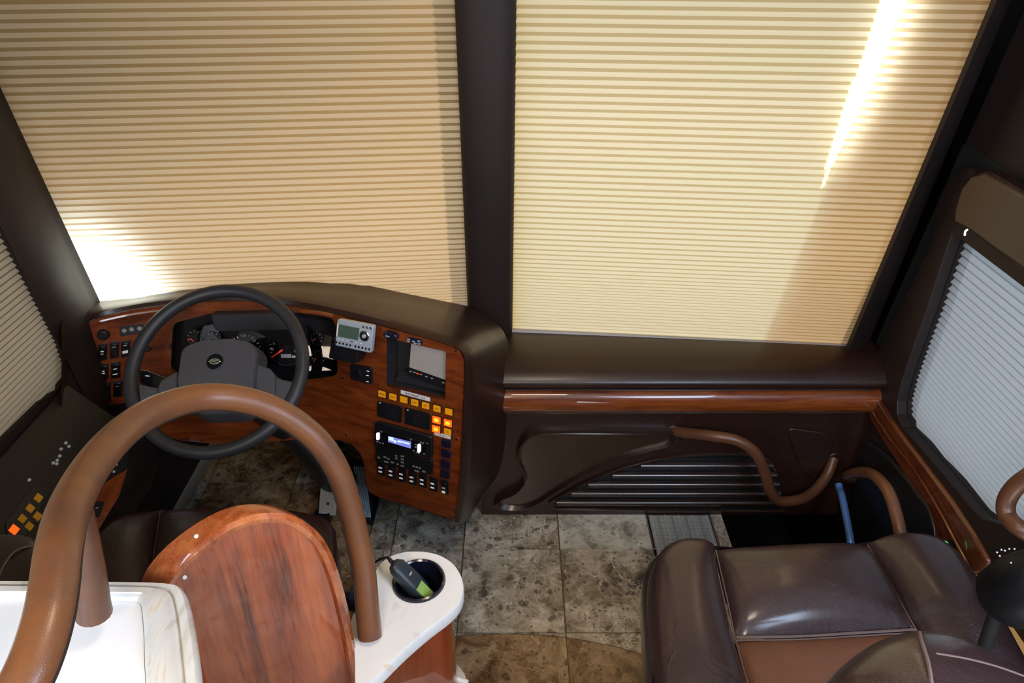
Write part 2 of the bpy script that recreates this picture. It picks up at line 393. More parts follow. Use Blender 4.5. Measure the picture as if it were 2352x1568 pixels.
M['fabE'] = fabric('linen_pleat_fabric', (.62, .54, .42), (.62, .54, .42))
M['fabF'] = fabric('linen_pleat_fabric_dark', (.26, .22, .16), (.30, .26, .19), .45)
def tint_glass(name, attr=None, col=(1, 1, 1), gl=.05):
    m = bpy.data.materials.new(name); m.use_nodes = True; N = m.node_tree.nodes; Lk = m.node_tree.links; N.clear()
    o = N.new('ShaderNodeOutputMaterial'); t = N.new('ShaderNodeBsdfTransparent'); g = N.new('ShaderNodeBsdfGlossy'); g.inputs['Roughness'].default_value = .02
    mx = N.new('ShaderNodeMixShader'); mx.inputs[0].default_value = gl
    if attr:
        a = N.new('ShaderNodeAttribute'); a.attribute_name = attr; Lk.new(a.outputs['Color'], t.inputs[0])
    else: t.inputs[0].default_value = (*col, 1)
    Lk.new(t.outputs[0], mx.inputs[1]); Lk.new(g.outputs[0], mx.inputs[2]); Lk.new(mx.outputs[0], o.inputs[0]); return m
M['light_tint'] = tint_glass('light_painted_windshield', 'light_tint')
M['glass'] = tint_glass('privacy_window_glass', None, (.23, .245, .255))
M['glassl'] = tint_glass('privacy_window_glass_side', None, (.26, .245, .22))

# ------------------------------------------------------------------ the shell of the coach
LEAN = math.tan(R(9.4)); VS = .092; XC = -.06
def bl_y(x, Z, off=0): return 1.945 - (Z - .6) * LEAN - VS * abs(x - XC) + off
def plane_side(s, off=0):        # s=+1 right half of the windshield, -1 left half
    p = V((XC, 1.945 + off, .6)); a = V((s, -VS, 0)); b = V((0, -LEAN, 1)); n = a.cross(b); n = n if n.y < 0 else -n
    return Plane(p, n)
BR, BL = plane_side(1), plane_side(-1)
XL, XR = -1.14, 1.12
fl = Thing  # alias
slab = NB(); box2(slab, (XL - .03, .3, -.05), (.70, 2.14, -.006)); box2(slab, (.70, .2, -.05), (XR + .03, 1.2, -.006))
floor = struct('floor', slab, M['grout'], 'polished marble tiled floor of the driver area', 'floor', smooth=False)
cols = [(-1.10, -1.069), (-1.069, -.764), (-.764, -.459), (-.459, -.381), (-.381, -.154), (-.154, .151), (.151, .446), (.446, .70)]
y = 1.587 + .305 * 2; rows_ = [1.587 + .305 * k for k in range(-4, 3)]
def tile_mesh(w_, d_, mt):
    b = NB(); g = .0014
    prism(b, [V(p) for p in ((g, g, -.006), (w_ - g, g, -.006), (w_ - g, d_ - g, -.006), (g, d_ - g, -.006))], [V(p) for p in ((g + .001, g + .001, 0), (w_ - g - .001, g + .001, 0), (w_ - g - .001, d_ - g - .001, 0), (g + .001, d_ - g - .001, 0))])
    me = bpy.data.meshes.new('tile'); bmesh.ops.recalc_face_normals(b, faces=b.faces); b.to_mesh(me); b.free(); me.materials.append(mt); return me
cache = {}
ac = V((.02, .55, 0)); ar = .86     # arc bounding the warmer brown marble
def put_tile(a, b, y0, y1, mt):
    k = (round(b - a, 4), round(y1 - y0, 4), mt.name)
    if k not in cache: cache[k] = tile_mesh(b - a, y1 - y0, mt)
    o = bpy.data.objects.new('tile', cache[k]); link(o); o.parent = floor; o.location = (a, y0, 0)
for (a, b) in cols:
    for y0 in rows_:
        y1 = min(y0 + .305, 2.12)
        if y0 < 1.27 and a > -.5:      # this part is cut along the arc, built below
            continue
        if a > .44 and y1 > 1.6: 
            if y0 < 1.6: put_tile(a, b, y0, 1.52, M['marble'])
            put_tile(.66, .70, 1.525, 2.12, M['marblepale'] if y0 > 1.8 else M['marble']) if y0 < 1.6 else None
            continue
        warm = (a < -.5 and y0 > 1.2)
        put_tile(a, b, y0, y1, M['marblepale'] if (a > .1 and y0 > 1.5) else (M['marblebrown'] if warm and (a + y0) % 1 > .5 else M['marble']))
# tiles cut along an arc: outer pieces grey, inner pieces warm brown
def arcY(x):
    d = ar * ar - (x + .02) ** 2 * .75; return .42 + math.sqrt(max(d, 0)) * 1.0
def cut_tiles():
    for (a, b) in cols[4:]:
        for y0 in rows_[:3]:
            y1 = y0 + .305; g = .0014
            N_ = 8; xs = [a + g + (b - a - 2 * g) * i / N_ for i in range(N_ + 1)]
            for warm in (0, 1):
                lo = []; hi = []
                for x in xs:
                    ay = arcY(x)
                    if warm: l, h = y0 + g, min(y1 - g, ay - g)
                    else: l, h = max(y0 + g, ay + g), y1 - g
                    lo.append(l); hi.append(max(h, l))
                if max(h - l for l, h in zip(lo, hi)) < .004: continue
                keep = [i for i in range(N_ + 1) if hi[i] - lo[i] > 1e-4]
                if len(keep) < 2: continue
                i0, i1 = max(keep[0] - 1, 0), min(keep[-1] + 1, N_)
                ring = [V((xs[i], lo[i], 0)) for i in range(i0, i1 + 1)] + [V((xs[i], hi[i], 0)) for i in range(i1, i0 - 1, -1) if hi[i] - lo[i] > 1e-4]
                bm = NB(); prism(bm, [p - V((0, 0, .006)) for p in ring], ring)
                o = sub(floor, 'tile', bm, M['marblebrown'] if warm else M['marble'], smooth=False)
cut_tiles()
# step well by the door
b = NB(); box2(b, (.70, 1.2, -.46), (XR, 2.14, -.42)); box2(b, (.68, 1.2, -.46), (.70, 2.14, -.05)); box2(b, (.70, 1.18, -.46), (XR, 1.2, -.05))
struct('trim_1', b, M['fire'], 'dark entry step well sunk beside the door', 'step well', smooth=False)
# raised lounge platform behind
pl = [(-1.14, -2.2), (-1.14, .60), (-.42, .60), (-.40, .955), (-.14, .955), (-.098, .90), (-.088, .873), (-.075, .74), (.30, .55), (.30, -2.2)]
b = NB(); prism(b, [V((x, y_, .0)) for x, y_ in pl], [V((x, y_, .372)) for x, y_ in pl])
plat = struct('trim_2', b, M['woodcab'], 'raised lounge platform with a pale marble top', 'platform', smooth=False)
b = NB(); prism(b, [V((x, y_, .372)) for x, y_ in pl], [V((x, y_, .39)) for x, y_ in pl]); sub(plat, 'marble_top', b, M['marblepale'], smooth=False)
b = NB(); tube(b, catmull([on_z(895, 1580, .391), on_z(935, 1541, .391), on_z(985, 1541, .391), on_z(1028, 1552, .391), on_z(1075, 1568, .391)], 5), .006, 8); sub(plat, 'edge_strip', b, M['stone'])
# walls
def yz_sheet(X, inward, outer, holes, thick): return sheet(lambda yy, zz: (V((X, yy, zz)), V((inward, 0, 0))), outer, holes, thick)
def toYZ(P): return (P.y, P.z)
wl = yz_sheet(XL, 1, [(-2.2, 0), (2.14, 0), (2.14, .56), (1.57, .56), (1.57, 1.98), (1.57, 2.12), (-2.2, 2.12)], [[(.55, .735), (1.40, .715), (1.47, .70), (1.53, .72), (1.535, .80), (1.47, 1.30), (1.45, 1.60), (.55, 1.60)]], .04)
struct('wall_left', wl, M['trimdark'], 'dark brown vinyl wall on the driver side', 'wall', smooth=False)
whole = [on_x(px, py, XR) for px, py in ((2218, 535), (2188, 620), (2160, 705), (2128, 790), (2100, 870), (2088, 920), (2088, 950), (2100, 980), (2180, 1068), (2270, 1172), (2290, 1190))]
whole2 = [toYZ(p) for p in whole]; wh_extra = [(1.10, .60), (1.08, .70), (1.08, whole2[0][1])]
wr_hole = whole2 + wh_extra
wr_ = yz_sheet(XR, -1, [(-2.2, -.46), (2.14, -.46), (2.14, .56), (1.97, .56), (1.74, 1.98), (1.74, 2.12), (-2.2, 2.12)], [wr_hole], .04)
struct('wall_right', wr_, M['trimdark'], 'dark brown vinyl wall around the entry door', 'wall', smooth=False)
b = NB(); box2(b, (XL, -2.2, 2.10), (XR, 1.80, 2.14)); ceil = struct('ceiling', b, M['ceil'], 'beige padded ceiling above the cab', 'ceiling', smooth=False)
for c in ((-.25, -.9), (.15, .75)):  # housings added for the assumed ceiling lamps, out of view
    t = Thing('assumed_ceiling_lamp', 'assumed flush warm ceiling lamp ' + ('over the lounge behind the driver' if c[0] < 0 else 'over the aisle beside the passenger armchair'), 'ceiling lamp', (c[0], c[1], 2.1))
    b = NB(); box2(b, (c[0] - .16, c[1] - .12, 2.085), (c[0] + .16, c[1] + .12, 2.10)); t.part('housing', b, M['chrome'], bevel=.004)
b = NB(); box2(b, (XL, -2.24, 0), (XR, -2.2, 2.12)); struct('wall_back', b, M['cabin'], 'plain wall at the rear of the lounge', 'wall', smooth=False)
b = NB(); box2(b, (XL - .03, 2.12, -.46), (XR + .03, 2.16, .50)); box2(b, (XL - .03, 1.60, 1.98), (XR + .03, 1.82, 2.12)); box2(b, (XL, 1.99, .44), (XR, 2.14, .50)); box2(b, (XL, 1.80, .575), (-.10, 2.12, .60))
struct('wall_front', b, M['fire'], 'dark front bulkhead below the windshield', 'wall', smooth=False)

# windshield glass with light and shade for the blinds painted into its tint, one pane each side of the centre post
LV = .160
def light_tint_right(P):
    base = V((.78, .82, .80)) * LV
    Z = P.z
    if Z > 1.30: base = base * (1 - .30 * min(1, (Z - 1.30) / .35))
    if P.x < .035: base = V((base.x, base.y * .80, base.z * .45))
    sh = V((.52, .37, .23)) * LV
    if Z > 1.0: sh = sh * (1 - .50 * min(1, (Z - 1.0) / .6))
    e = edge_x(Z)                                  # shadow zone of the corner post, painted into the tint
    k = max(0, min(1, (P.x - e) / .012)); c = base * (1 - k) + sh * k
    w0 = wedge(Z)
    if w0 and w0[0] < P.x < w0[1]: c = V((1, 1, 1))  # clear wedge added in the tint to shape the sun streak
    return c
def light_tint_left(P):
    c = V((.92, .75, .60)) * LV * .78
    Z = P.z; u = max(0, min(1, (-P.x - .05) / 1.0)); k = max(0, min(1, (Z - 1.02 + .10 * u) / .50)); c = c * (1 - (.30 + .50 * u) * k)  # shade over the upper outer blind painted into the tint
    # daylight glow at the lower outer corner, painted as clearer tint
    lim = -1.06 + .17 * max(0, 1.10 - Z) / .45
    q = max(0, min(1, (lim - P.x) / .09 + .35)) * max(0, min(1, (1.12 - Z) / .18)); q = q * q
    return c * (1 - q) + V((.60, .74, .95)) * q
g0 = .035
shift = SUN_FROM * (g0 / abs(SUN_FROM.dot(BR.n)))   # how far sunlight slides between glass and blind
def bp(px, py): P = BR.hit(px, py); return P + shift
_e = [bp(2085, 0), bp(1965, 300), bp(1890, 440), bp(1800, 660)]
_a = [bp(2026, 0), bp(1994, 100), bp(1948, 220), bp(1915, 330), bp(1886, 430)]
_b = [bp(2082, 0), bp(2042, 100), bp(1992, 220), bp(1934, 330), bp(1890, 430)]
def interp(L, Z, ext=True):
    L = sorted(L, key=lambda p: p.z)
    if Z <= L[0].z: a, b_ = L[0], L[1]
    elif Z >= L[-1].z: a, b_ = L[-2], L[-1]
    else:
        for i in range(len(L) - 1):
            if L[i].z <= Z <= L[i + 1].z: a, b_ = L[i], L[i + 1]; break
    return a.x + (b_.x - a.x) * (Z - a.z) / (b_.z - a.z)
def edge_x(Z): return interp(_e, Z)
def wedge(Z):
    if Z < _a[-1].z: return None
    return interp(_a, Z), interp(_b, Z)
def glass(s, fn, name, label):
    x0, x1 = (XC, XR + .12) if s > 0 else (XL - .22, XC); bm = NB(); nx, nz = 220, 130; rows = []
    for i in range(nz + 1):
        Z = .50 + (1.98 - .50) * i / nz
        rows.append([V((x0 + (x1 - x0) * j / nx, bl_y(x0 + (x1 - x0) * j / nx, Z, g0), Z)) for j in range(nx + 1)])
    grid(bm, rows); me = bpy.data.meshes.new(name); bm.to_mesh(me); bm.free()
    at = me.color_attributes.new('light_tint', 'FLOAT_COLOR', 'POINT')
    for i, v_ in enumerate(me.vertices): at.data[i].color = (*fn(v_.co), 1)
    me.materials.append(M['light_tint']); o = bpy.data.objects.new(name, me); link(o); o['kind'] = 'structure'; o['label'] = label; o['category'] = 'window'
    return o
glass(-1, light_tint_left, 'window_1', 'windshield pane on the driver side, tinted to paint light and shade onto the blind')
glass(1, light_tint_right, 'window_2', 'windshield pane on the passenger side, tinted to paint light and shade onto the blind')
b = NB(); box2(b, (XL - .035, .5, .62), (XL - .03, 1.6, 1.66)); struct('window_3', b, M['glassl'], 'glass of the driver side window behind its blind', 'window', smooth=False)
b = NB(); box2(b, (XR + .03, 1.0, .4), (XR + .035, 1.7, 1.2)); struct('window_4', b, M['glass'], 'glass of the entry door behind its blind', 'window', smooth=False)

# ------------------------------------------------------------------ pleated blinds
def pleats(zs, at, n_in, d, matA=0, matB=1, nx=1):
    """zs: fold heights from top to bottom; at(k, Z) gives the k-th point across at that height"""
    bm = NB(); rows = []
    for i in range(len(zs) - 1):
        rows.append([at(k / nx, zs[i]) for k in range(nx + 1)])
        zm = zs[i] * .5 + zs[i + 1] * .5; rows.append([at(k / nx, zm) + n_in * min(d, .42 * (zs[i] - zs[i + 1])) for k in range(nx + 1)])
    rows.append([at(k / nx, zs[-1]) for k in range(nx + 1)])
    W = [[bm.verts.new(p) for p in r] for r in rows]
    for i in range(len(W) - 1):
        for j in range(nx):
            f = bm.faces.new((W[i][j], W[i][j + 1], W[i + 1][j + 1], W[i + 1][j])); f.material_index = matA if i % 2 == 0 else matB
    return bm
# fold heights: evenly hung near the top, gathered towards the sill
SPT = [(0, 20.8), (100, 20.2), (200, 18.6), (270, 17), (380, 15.6), (485, 13.2), (560, 11.6), (620, 8.8), (660, 6.2), (700, 6.8), (780, 7.2)]
def sp_at(y_):
    for i in range(len(SPT) - 1):
        if SPT[i][0] <= y_ <= SPT[i + 1][0]:
            k = (y_ - SPT[i][0]) / (SPT[i + 1][0] - SPT[i][0]); return SPT[i][1] * (1 - k) + SPT[i + 1][1] * k
    return SPT[-1][1]
zs = []; yy = -1.0
while yy < 757: zs.append(BR.hit(1190, max(yy, -1)).z); yy += sp_at(max(yy, 0))
top = zs[0]; p0 = zs[0] - zs[1]; up = []
while top < 1.94: top += p0; up.append(top)
zs = up[::-1] + zs
def edge_line(surf, a, b_):
    A, B = surf.hit(*a), surf.hit(*b_); return lambda Z: A + (B - A) * ((Z - A.z) / (B.z - A.z))
eR = edge_line(BR, (2292, 0), (1960, 790)); eL = edge_line(BL, (-58, 130), (203, 655))
ZB = BR.hit(1178, 756).z
def at_right(k, Z):
    a = V((.0 + .0, bl_y(0, Z), Z)); b_ = eR(Z); return a * (1 - k) + b_ * k
def at_left(k, Z):
    a = V((-.08, bl_y(-.08, Z), Z)); b_ = eL(Z)
    b_ = V((b_.x, bl_y(b_.x, Z), Z)); return b_ * (1 - k) + a * k
def at_right(k, Z):
    x0 = -.02; x1 = eR(Z).x; x = x0 + (x1 - x0) * k; return V((x, bl_y(x, Z), Z))
zr = [z for z in zs if z > ZB]; zr.append(ZB)
t = Thing('pleated_blind', 'tan pleated blind on the passenger half of the windshield, crossed by a white sunlit streak', 'blind', (.5, 1.88, ZB), 'pleated window blinds')
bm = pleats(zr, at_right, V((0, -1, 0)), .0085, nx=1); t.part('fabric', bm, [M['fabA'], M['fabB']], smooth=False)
b = NB(); A, B = at_right(0, ZB), at_right(1, ZB); 
def bar(b, A, B, hy, hz, dz=0):
    return prism(b, [A + V((0, -hy, -hz + dz)), A + V((0, hy, -hz + dz)), A + V((0, hy, hz + dz)), A + V((0, -hy, hz + dz))], [B + V((0, -hy, -hz + dz)), B + V((0, hy, -hz + dz)), B + V((0, hy, hz + dz)), B + V((0, -hy, hz + dz))])
bar(b, A, B, .012, .0075, -.003); t.part('bottom_rail', b, fabric('pale_rail', (.85, .82, .80), (.85, .82, .9)), bevel=.002, label='white bottom rail')
zl = [z for z in zs if z > .70]; zl.append(.70)
t = Thing('pleated_blind', 'tan pleated blind on the driver half of the windshield, above the steering wheel', 'blind', (-.6, 1.85, .70), 'pleated window blinds')
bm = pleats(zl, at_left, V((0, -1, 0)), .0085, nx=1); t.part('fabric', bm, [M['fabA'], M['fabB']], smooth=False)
b = NB(); bar(b, at_left(0, .70), at_left(1, .70), .010, .005, -.005); t.part('bottom_rail', b, M['paper'])
# door blind (white) and driver side blind (linen)
def hl(zz, lst):   # front edge of the hole at height zz, as y
    L = sorted(lst, key=lambda q: q[1])
    if zz <= L[0][1]: return L[0][0]
    for i in range(len(L) - 1):
        if L[i][1] <= zz <= L[i + 1][1]: k = (zz - L[i][1]) / max(1e-6, L[i + 1][1] - L[i][1]); return L[i][0] * (1 - k) + L[i + 1][0] * k
    return L[-1][0]
Zt, Zb = whole2[0][1] + .02, .47
def steps(zt, zb, p_t, p_b):
    z = zt; out = [z]
    while z > zb:
        k = (zt - z) / (zt - zb); z -= p_t * (1 - k) + p_b * k; out.append(z)
    return out
t = Thing('pleated_blind', 'white pleated blind in the entry door window, lit blue-white', 'blind', (XR, 1.35, .5), 'pleated window blinds')
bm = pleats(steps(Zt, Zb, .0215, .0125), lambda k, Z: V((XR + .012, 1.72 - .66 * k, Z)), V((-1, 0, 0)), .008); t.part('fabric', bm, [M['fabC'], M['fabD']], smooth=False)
t = Thing('pleated_blind', 'linen pleated blind in the driver side window, cut off by the picture edge', 'blind', (XL, 1.1, .7), 'pleated window blinds')
bm = pleats(steps(1.64, .66, .021, .0125), lambda k, Z: V((XL - .012, 1.60 - 1.07 * k, Z)), V((1, 0, 0)), .008); t.part('fabric', bm, [M['fabE'], M['fabF']], smooth=False)

# ------------------------------------------------------------------ posts round the windshield
def post(name, label, e1, e2, z0, z1, bulge, m, back):
    bm = NB(); rows = []
    for i in range(25):
        Z = z0 + (z1 - z0) * i / 24; sg = -1 if back.x > 0 else 1; A = e1(Z) - V((sg * .020, 0, 0)); B = e2(Z); r = [A + back, A, A + V((sg * .016, -.006, 0)), A + V((sg * .026, -.020, 0))]
        A = A + V((sg * .024, -.036, 0))
        for j in range(11):
            k = j / 10; P = A * (1 - k) + B * k + bulge * (math.sin(math.pi * k) if 0 < k < 1 else 0) * .6; r.append(P)
        rows.append(r)
    grid(bm, rows); o = struct(name, bm, m, label, 'window post'); return o
def ext(P, Q): return lambda Z: P + (Q - P) * ((Z - P.z) / (Q.z - P.z))
BLi, BRi = plane_side(-1, -.011), plane_side(1, -.011)
post('trim_3', 'dark brown corner post between the windshield and the driver side window', ext(BLi.hit(0, 180), BLi.hit(240, 700)), ext(on_x(0, 520, XL + .004), on_x(162, 845, XL + .004)), .55, 2.0, V((.035, -.035, 0)), M['trimdark'], V((-.02, .045, 0)))
post('trim_4', 'dark brown corner post between the windshield and the entry door', ext(BRi.hit(2270, 0), BRi.hit(1940, 790)), ext(on_x(2186, 351, XR + .008), on_x(1995, 810, XR + .008)), .0, 2.0, V((-.020, -.034, 0)), M['trimdark'], V((.02, .045, 0)))
# centre post, tapering box with soft edges
cl = ext(BLi.hit(1043, 0), BLi.hit(1074, 715)); cr_ = ext(BRi.hit(1187, 0), BRi.hit(1177, 770)); bm = NB(); rows = []
for i in range(22):
    Z = .52 + (2.0 - .52) * i / 21; a, c = cl(Z), cr_(Z); y0 = min(a.y, c.y); w_ = c.x - a.x
    rows.append([V((a.x + .004, bl_y(XC, Z, .05), Z)), V((a.x, y0 + .01, Z)), V((a.x + .003, y0 - .008, Z)), V((a.x + .012, y0 - .018, Z)), V((a.x + w_ * .3, y0 - .026, Z)), V((a.x + w_ * .5, y0 - .028, Z)), V((a.x + w_ * .7, y0 - .026, Z)), V((c.x - .012, y0 - .018, Z)), V((c.x - .003, y0 - .008, Z)), V((c.x, y0 + .01, Z)), V((c.x - .004, bl_y(XC, Z, .05), Z))])
grid(bm, rows); struct('trim_5', bm, M['trimdark'], 'dark brown centre post between the two windshield blinds', 'window post')

# ------------------------------------------------------------------ passenger side dashboard
PY = 1.735
t = Thing('passenger_dashboard', 'dark brown padded dashboard with a wood strip below the passenger windshield', 'dashboard', (.5, 1.75, 0))
def xprof(prof, x0, x1, k=6, sm=True):
    P = catmull([V((0, a, c)) for a, c in prof], k) if sm else [V((0, a, c)) for a, c in prof]
    bm = NB(); n = 24; grid(bm, [[V((x0 + (x1 - x0) * i / n, p.y, p.z)) for i in range(n + 1)] for p in P]); return bm
X0, X1 = -.10, 1.10
t.part('padded_top', xprof([(2.05, .585), (1.95, .592), (1.86, .600), (1.79, .598), (1.742, .582), (1.712, .560), (1.706, .545), (1.716, .534), (1.742, .530), (1.76, .530)], X0, X1), M['dash'])
b = xprof([(1.76, .530), (1.727, .523), (1.727, .518), (1.73, .516)], X0, X1, 3); t.part('upper_bead', b, M['dash'])
t.part('wood_strip', xprof([(1.745, .515), (1.722, .513), (1.708, .500), (1.703, .478), (1.706, .455), (1.718, .441), (1.745, .437)], X0, X1), M['woodstrip'], label='glossy red-brown wood strip')
b = NB(); tube(b, [V((X0 + .02, 1.727, .433)), V((X1 - .04, 1.727, .433))], .0045, 8); t.part('lower_bead', b, M['dashgloss'])
b = NB(); tube(b, [V((X0 + .02, 1.724, .519)), V((X1 - .04, 1.724, .519))], .0035, 8); t.part('bead', b, M['dashgloss'])
PP = Plane((0, PY, 0), (0, -1, 0))
b = NB(); box2(b, (X0, PY, .0), (X1, PY + .04, .436)); t.part('lower_panel', b, M['dash'], smooth=False)
pad = [(1228, 983), (1300, 980), (1420, 981), (1500, 982), (1545, 984), (1560, 996), (1556, 1006), (1500, 1020), (1440, 1037), (1380, 1062), (1320, 1092), (1270, 1121), (1232, 1146), (1205, 1157), (1172, 1161), (1146, 1157), (1136, 1148), (1150, 1136), (1178, 1124), (1198, 1105), (1204, 1088), (1196, 1065), (1188, 1045), (1190, 1020), (1202, 1000)]
pad = [tuple(p)[:2] for p in catmull([V((a, c, 0)) for a, c in pad], 3, True)]
b = NB(); P = [PP.hit(*q) for q in pad]; c = sum(P, V()) / len(P)
lv = [(1.03, .0), (1.01, .018), (.98, .028), (.94, .029), (.90, .022), (.86, .015)]
rings = [[p_ + (c - p_) * (1 - s_) * .6 + V((0, -h_, 0)) for p_ in P] for s_, h_ in lv]
W = [[b.verts.new(p_) for p_ in r] for r in rings]
for i in range(len(W) - 1):
    for j in range(len(P)): b.faces.new((W[i][j], W[i][(j + 1) % len(P)], W[i + 1][(j + 1) % len(P)], W[i + 1][j]))
b.faces.new(W[-1]); t.part('padded_pocket', b, M['dashgloss'], label='swept padded pocket with a raised rounded rim')
# louvred vent
vo_ = [(1262, 1150), (1330, 1112), (1400, 1082), (1470, 1060), (1540, 1047), (1620, 1040), (1700, 1040), (1762, 1046), (1790, 1090), (1800, 1150), (1790, 1168), (1290, 1168), (1265, 1160)]
t.part('vent_recess', sp_(PP, vo_, .001, .003), M['black'], smooth=False)
for yy_, x0_, x1_ in ((1063, 1470, 1772), (1085, 1405, 1780), (1106, 1350, 1786), (1127, 1312, 1790), (1148, 1278, 1792)):
    b = NB(); A = PP.hit(x0_, yy_); B = PP.hit(x1_, yy_); tube(b, [A + V((0, -.010, 0)), B + V((0, -.010, 0))], .0125, 12, flat=.8); t.part('louvre_slat', b, M['dashgloss'])
b = NB(); tube(b, [PP.hit(1272, 1164) + V((0, -.006, 0)), PP.hit(1800, 1170) + V((0, -.006, 0))], .006, 8); t.part('vent_rim', b, M['dashgloss'])
b = NB(); tube(b, catmull([PP.hit(*q) + V((0, -.004, 0)) for q in ((1262, 1152), (1330, 1113), (1400, 1083), (1470, 1061), (1540, 1048), (1620, 1041), (1700, 1041), (1760, 1050), (1788, 1090))], 5), .005, 8); t.part('vent_rim', b, M['dashgloss'])
rr = [(1805, 978), (1850, 985), (1895, 990), (1915, 1010), (1900, 1060), (1870, 1100), (1840, 1080), (1825, 1040)]
t.part('side_recess', sp_(PP, rnd(rr, 20), .001, .008), M['dash'], bevel=.004)
# grab handle on the passenger dash
t = Thing('grab_bar', 'brown leather grab handle looping down over the dashboard vent', 'handle', (.5, 1.68, .2), 'brown leather grab handles')
path = [on_y(1545, 990, 1.735), on_y(1578, 994, 1.70), on_y(1640, 1001, 1.655), on_y(1695, 1012, 1.635), on_y(1735, 1040, 1.625), on_y(1757, 1085, 1.62), on_y(1768, 1125, 1.62), on_y(1790, 1150, 1.625), on_y(1835, 1147, 1.64), on_y(1870, 1128, 1.67), on_y(1900, 1090, 1.71), on_y(1915, 1050, 1.74)]
b = NB(); tube(b, catmull(path, 6), .0165, 14); t.part('grip', b, M['raildark'])
b = NB(); disc(b, V(path[0]) + V((0, .006, 0)), V((0, -1, 0)), .024, .012); t.part('mounting_flange', b, M['dash'], bevel=.003)
b = NB(); disc(b, V(path[-1]) + V((0, .004, 0)), V((0, -1, 0)), .022, .012); t.part('mounting_flange', b, M['dash'], bevel=.003)
# floor register
t = Thing('floor_register', 'slotted metal floor register below the dashboard vent', 'vent', (.55, 1.62, 0))
b = NB(); box2(b, (.450, 1.527, -.006), (.657, 1.732, -.001)); t.part('frame', b, M['black'], smooth=False)
for i in range(9):
    b = NB(); x = .462 + i * .0228; box2(b, (x - .002, 1.53, -.001), (x + .002, 1.73, .004)); t.part('long_bar', b, M['steel'] if i % 2 else M['spk'], smooth=False)
for i in range(38):
    b = NB(); yb = 1.532 + i * .0053; box2(b, (.454, yb - .001, -.001), (.653, yb + .001, .002)); t.part('cross_bar', b, M['spk'], smooth=False)

# ------------------------------------------------------------------ entry door
PX = Plane((XR, 0, 0), (-1, 0, 0))
seal = [on_x(px, py, XR) for px, py in ((2215, 330), (2185, 338), (2150, 380), (2110, 460), (2050, 574), (1990, 700), (1960, 830), (1930, 1000), (1890, 1160), (1870, 1240))]
seal2 = [toYZ(p) for p in seal] + [(1.62, -.40), (.80, -.40), (.80, 1.22)]
door2 = [toYZ(on_x(px, py, XR)) for px, py in ((2262, 385), (2240, 386), (2212, 408), (2190, 450), (2180, 490), (2170, 555), (2122, 646), (2071, 748), (2033, 823), (2001, 912), (1982, 970), (1965, 1050), (1945, 1160), (1935, 1240))] + [(1.50, -.38), (.86, -.38), (.86, 1.12), (1.3, 1.165)]
dr = struct('door_1', yz_sheet(XR - .004, -1, seal2, [wr_hole], .004), M['rubber'], 'black rubber seal and brown panel of the entry door', 'door', smooth=False)
sub(dr, 'door_panel', yz_sheet(XR - .034, -1, door2, [wr_hole], .03), M['trimdark'], bevel=.003, smooth=False)
wp = [on_x(px, py, XR - .045) for px, py in ((2002, 905), (2012, 912), (2062, 990), (2120, 1065), (2185, 1152), (2232, 1225), (2268, 1290), (2250, 1312), (2205, 1325), (2160, 1250), (2120, 1175), (2075, 1090), (2030, 1020), (1996, 965), (1992, 925))]
b = NB(); prism(b, [p + V((.02, 0, 0)) for p in wp], wp); sub(dr, 'wood_trim', b, M['wooddoor'], bevel=.008)
b = NB(); tube(b, catmull([on_x(px, py, XR - .05) for px, py in ((2003, 945), (2050, 1015), (2094, 1070), (2150, 1160), (2190, 1235), (2225, 1300))], 5), .004, 8); sub(dr, 'bead', b, M['wooddoor'])
val = [on_x(px, py, XR - .075) for px, py in ((2262, 392), (2230, 398), (2205, 430), (2190, 480), (2188, 515), (2218, 528), (2235, 540))]
v3 = val + [V((XR - .075, 1.0, val[-1].z)), V((XR - .075, 1.0, val[0].z - .0))]
b = NB(); prism(b, [p + V((.045, 0, 0)) for p in v3], v3); sub(dr, 'valance', b, M['dash'], bevel=.01)
b = NB(); tube(b, catmull([on_x(px, py, XR - .05) for px, py in ((2222, 527), (2217, 532), (2216, 541))], 4), .0022, 8); sub(dr, 'blind_clip', b, M['whitelit'])
pk = [on_x(px, py, XR - .05) for px, py in ((1990, 1010), (2040, 1050), (2090, 1110), (2130, 1165), (2146, 1215), (2150, 1262), (2040, 1290), (1960, 1250), (1950, 1150))]
b = NB(); prism(b, [p + V((.02, 0, 0)) for p in pk], pk); sub(dr, 'lower_pocket', b, M['black'], bevel=.008)
b = NB(); tube(b, catmull([on_x(px, py, XR - .056) for px, py in ((2100, 1120), (2130, 1163), (2145, 1210), (2149, 1262))], 5), .0022, 8); sub(dr, 'pocket_rim', b, M['dash'])
t = Thing('grab_bar', 'tan leather grab handle curving down on the inside of the entry door', 'handle', (.9, 1.3, .2), 'brown leather grab handles')
hp = [on_x(1945, 1092, 1.05), on_x(1972, 1084, 1.02), on_x(2005, 1090, .99), on_x(2038, 1125, .975), on_x(2058, 1180, .97), on_x(2072, 1250, .97), on_x(2078, 1330, 1.0)]
b = NB(); tube(b, catmull(hp, 7), .0155, 14); t.part('grip', b, M['rail'])
b = NB(); disc(b, hp[0] + V((.05, 0, 0)), V((-1, 0, 0)), .024, .05); t.part('mounting_flange', b, M['dash'], bevel=.004)
t = Thing('door_pull_tube', 'glossy black tube with its blue reflection painted on, left of the tan door handle', 'tube', (.95, 1.6, 0))
b = NB(); tube(b, catmull([on_x(1926, 1112, 1.03), on_x(1929, 1125, 1.028), on_x(1934, 1140, 1.02), on_x(1944, 1190, 1.01), on_x(1954, 1250, 1.0), on_x(1958, 1330, 1.0)], 6), .011, 12); t.part('shaft', b, mat('blue_reflection_tube', (.12, .27, .66), .3, .3))  # blue window reflection painted as the colour of the black tube
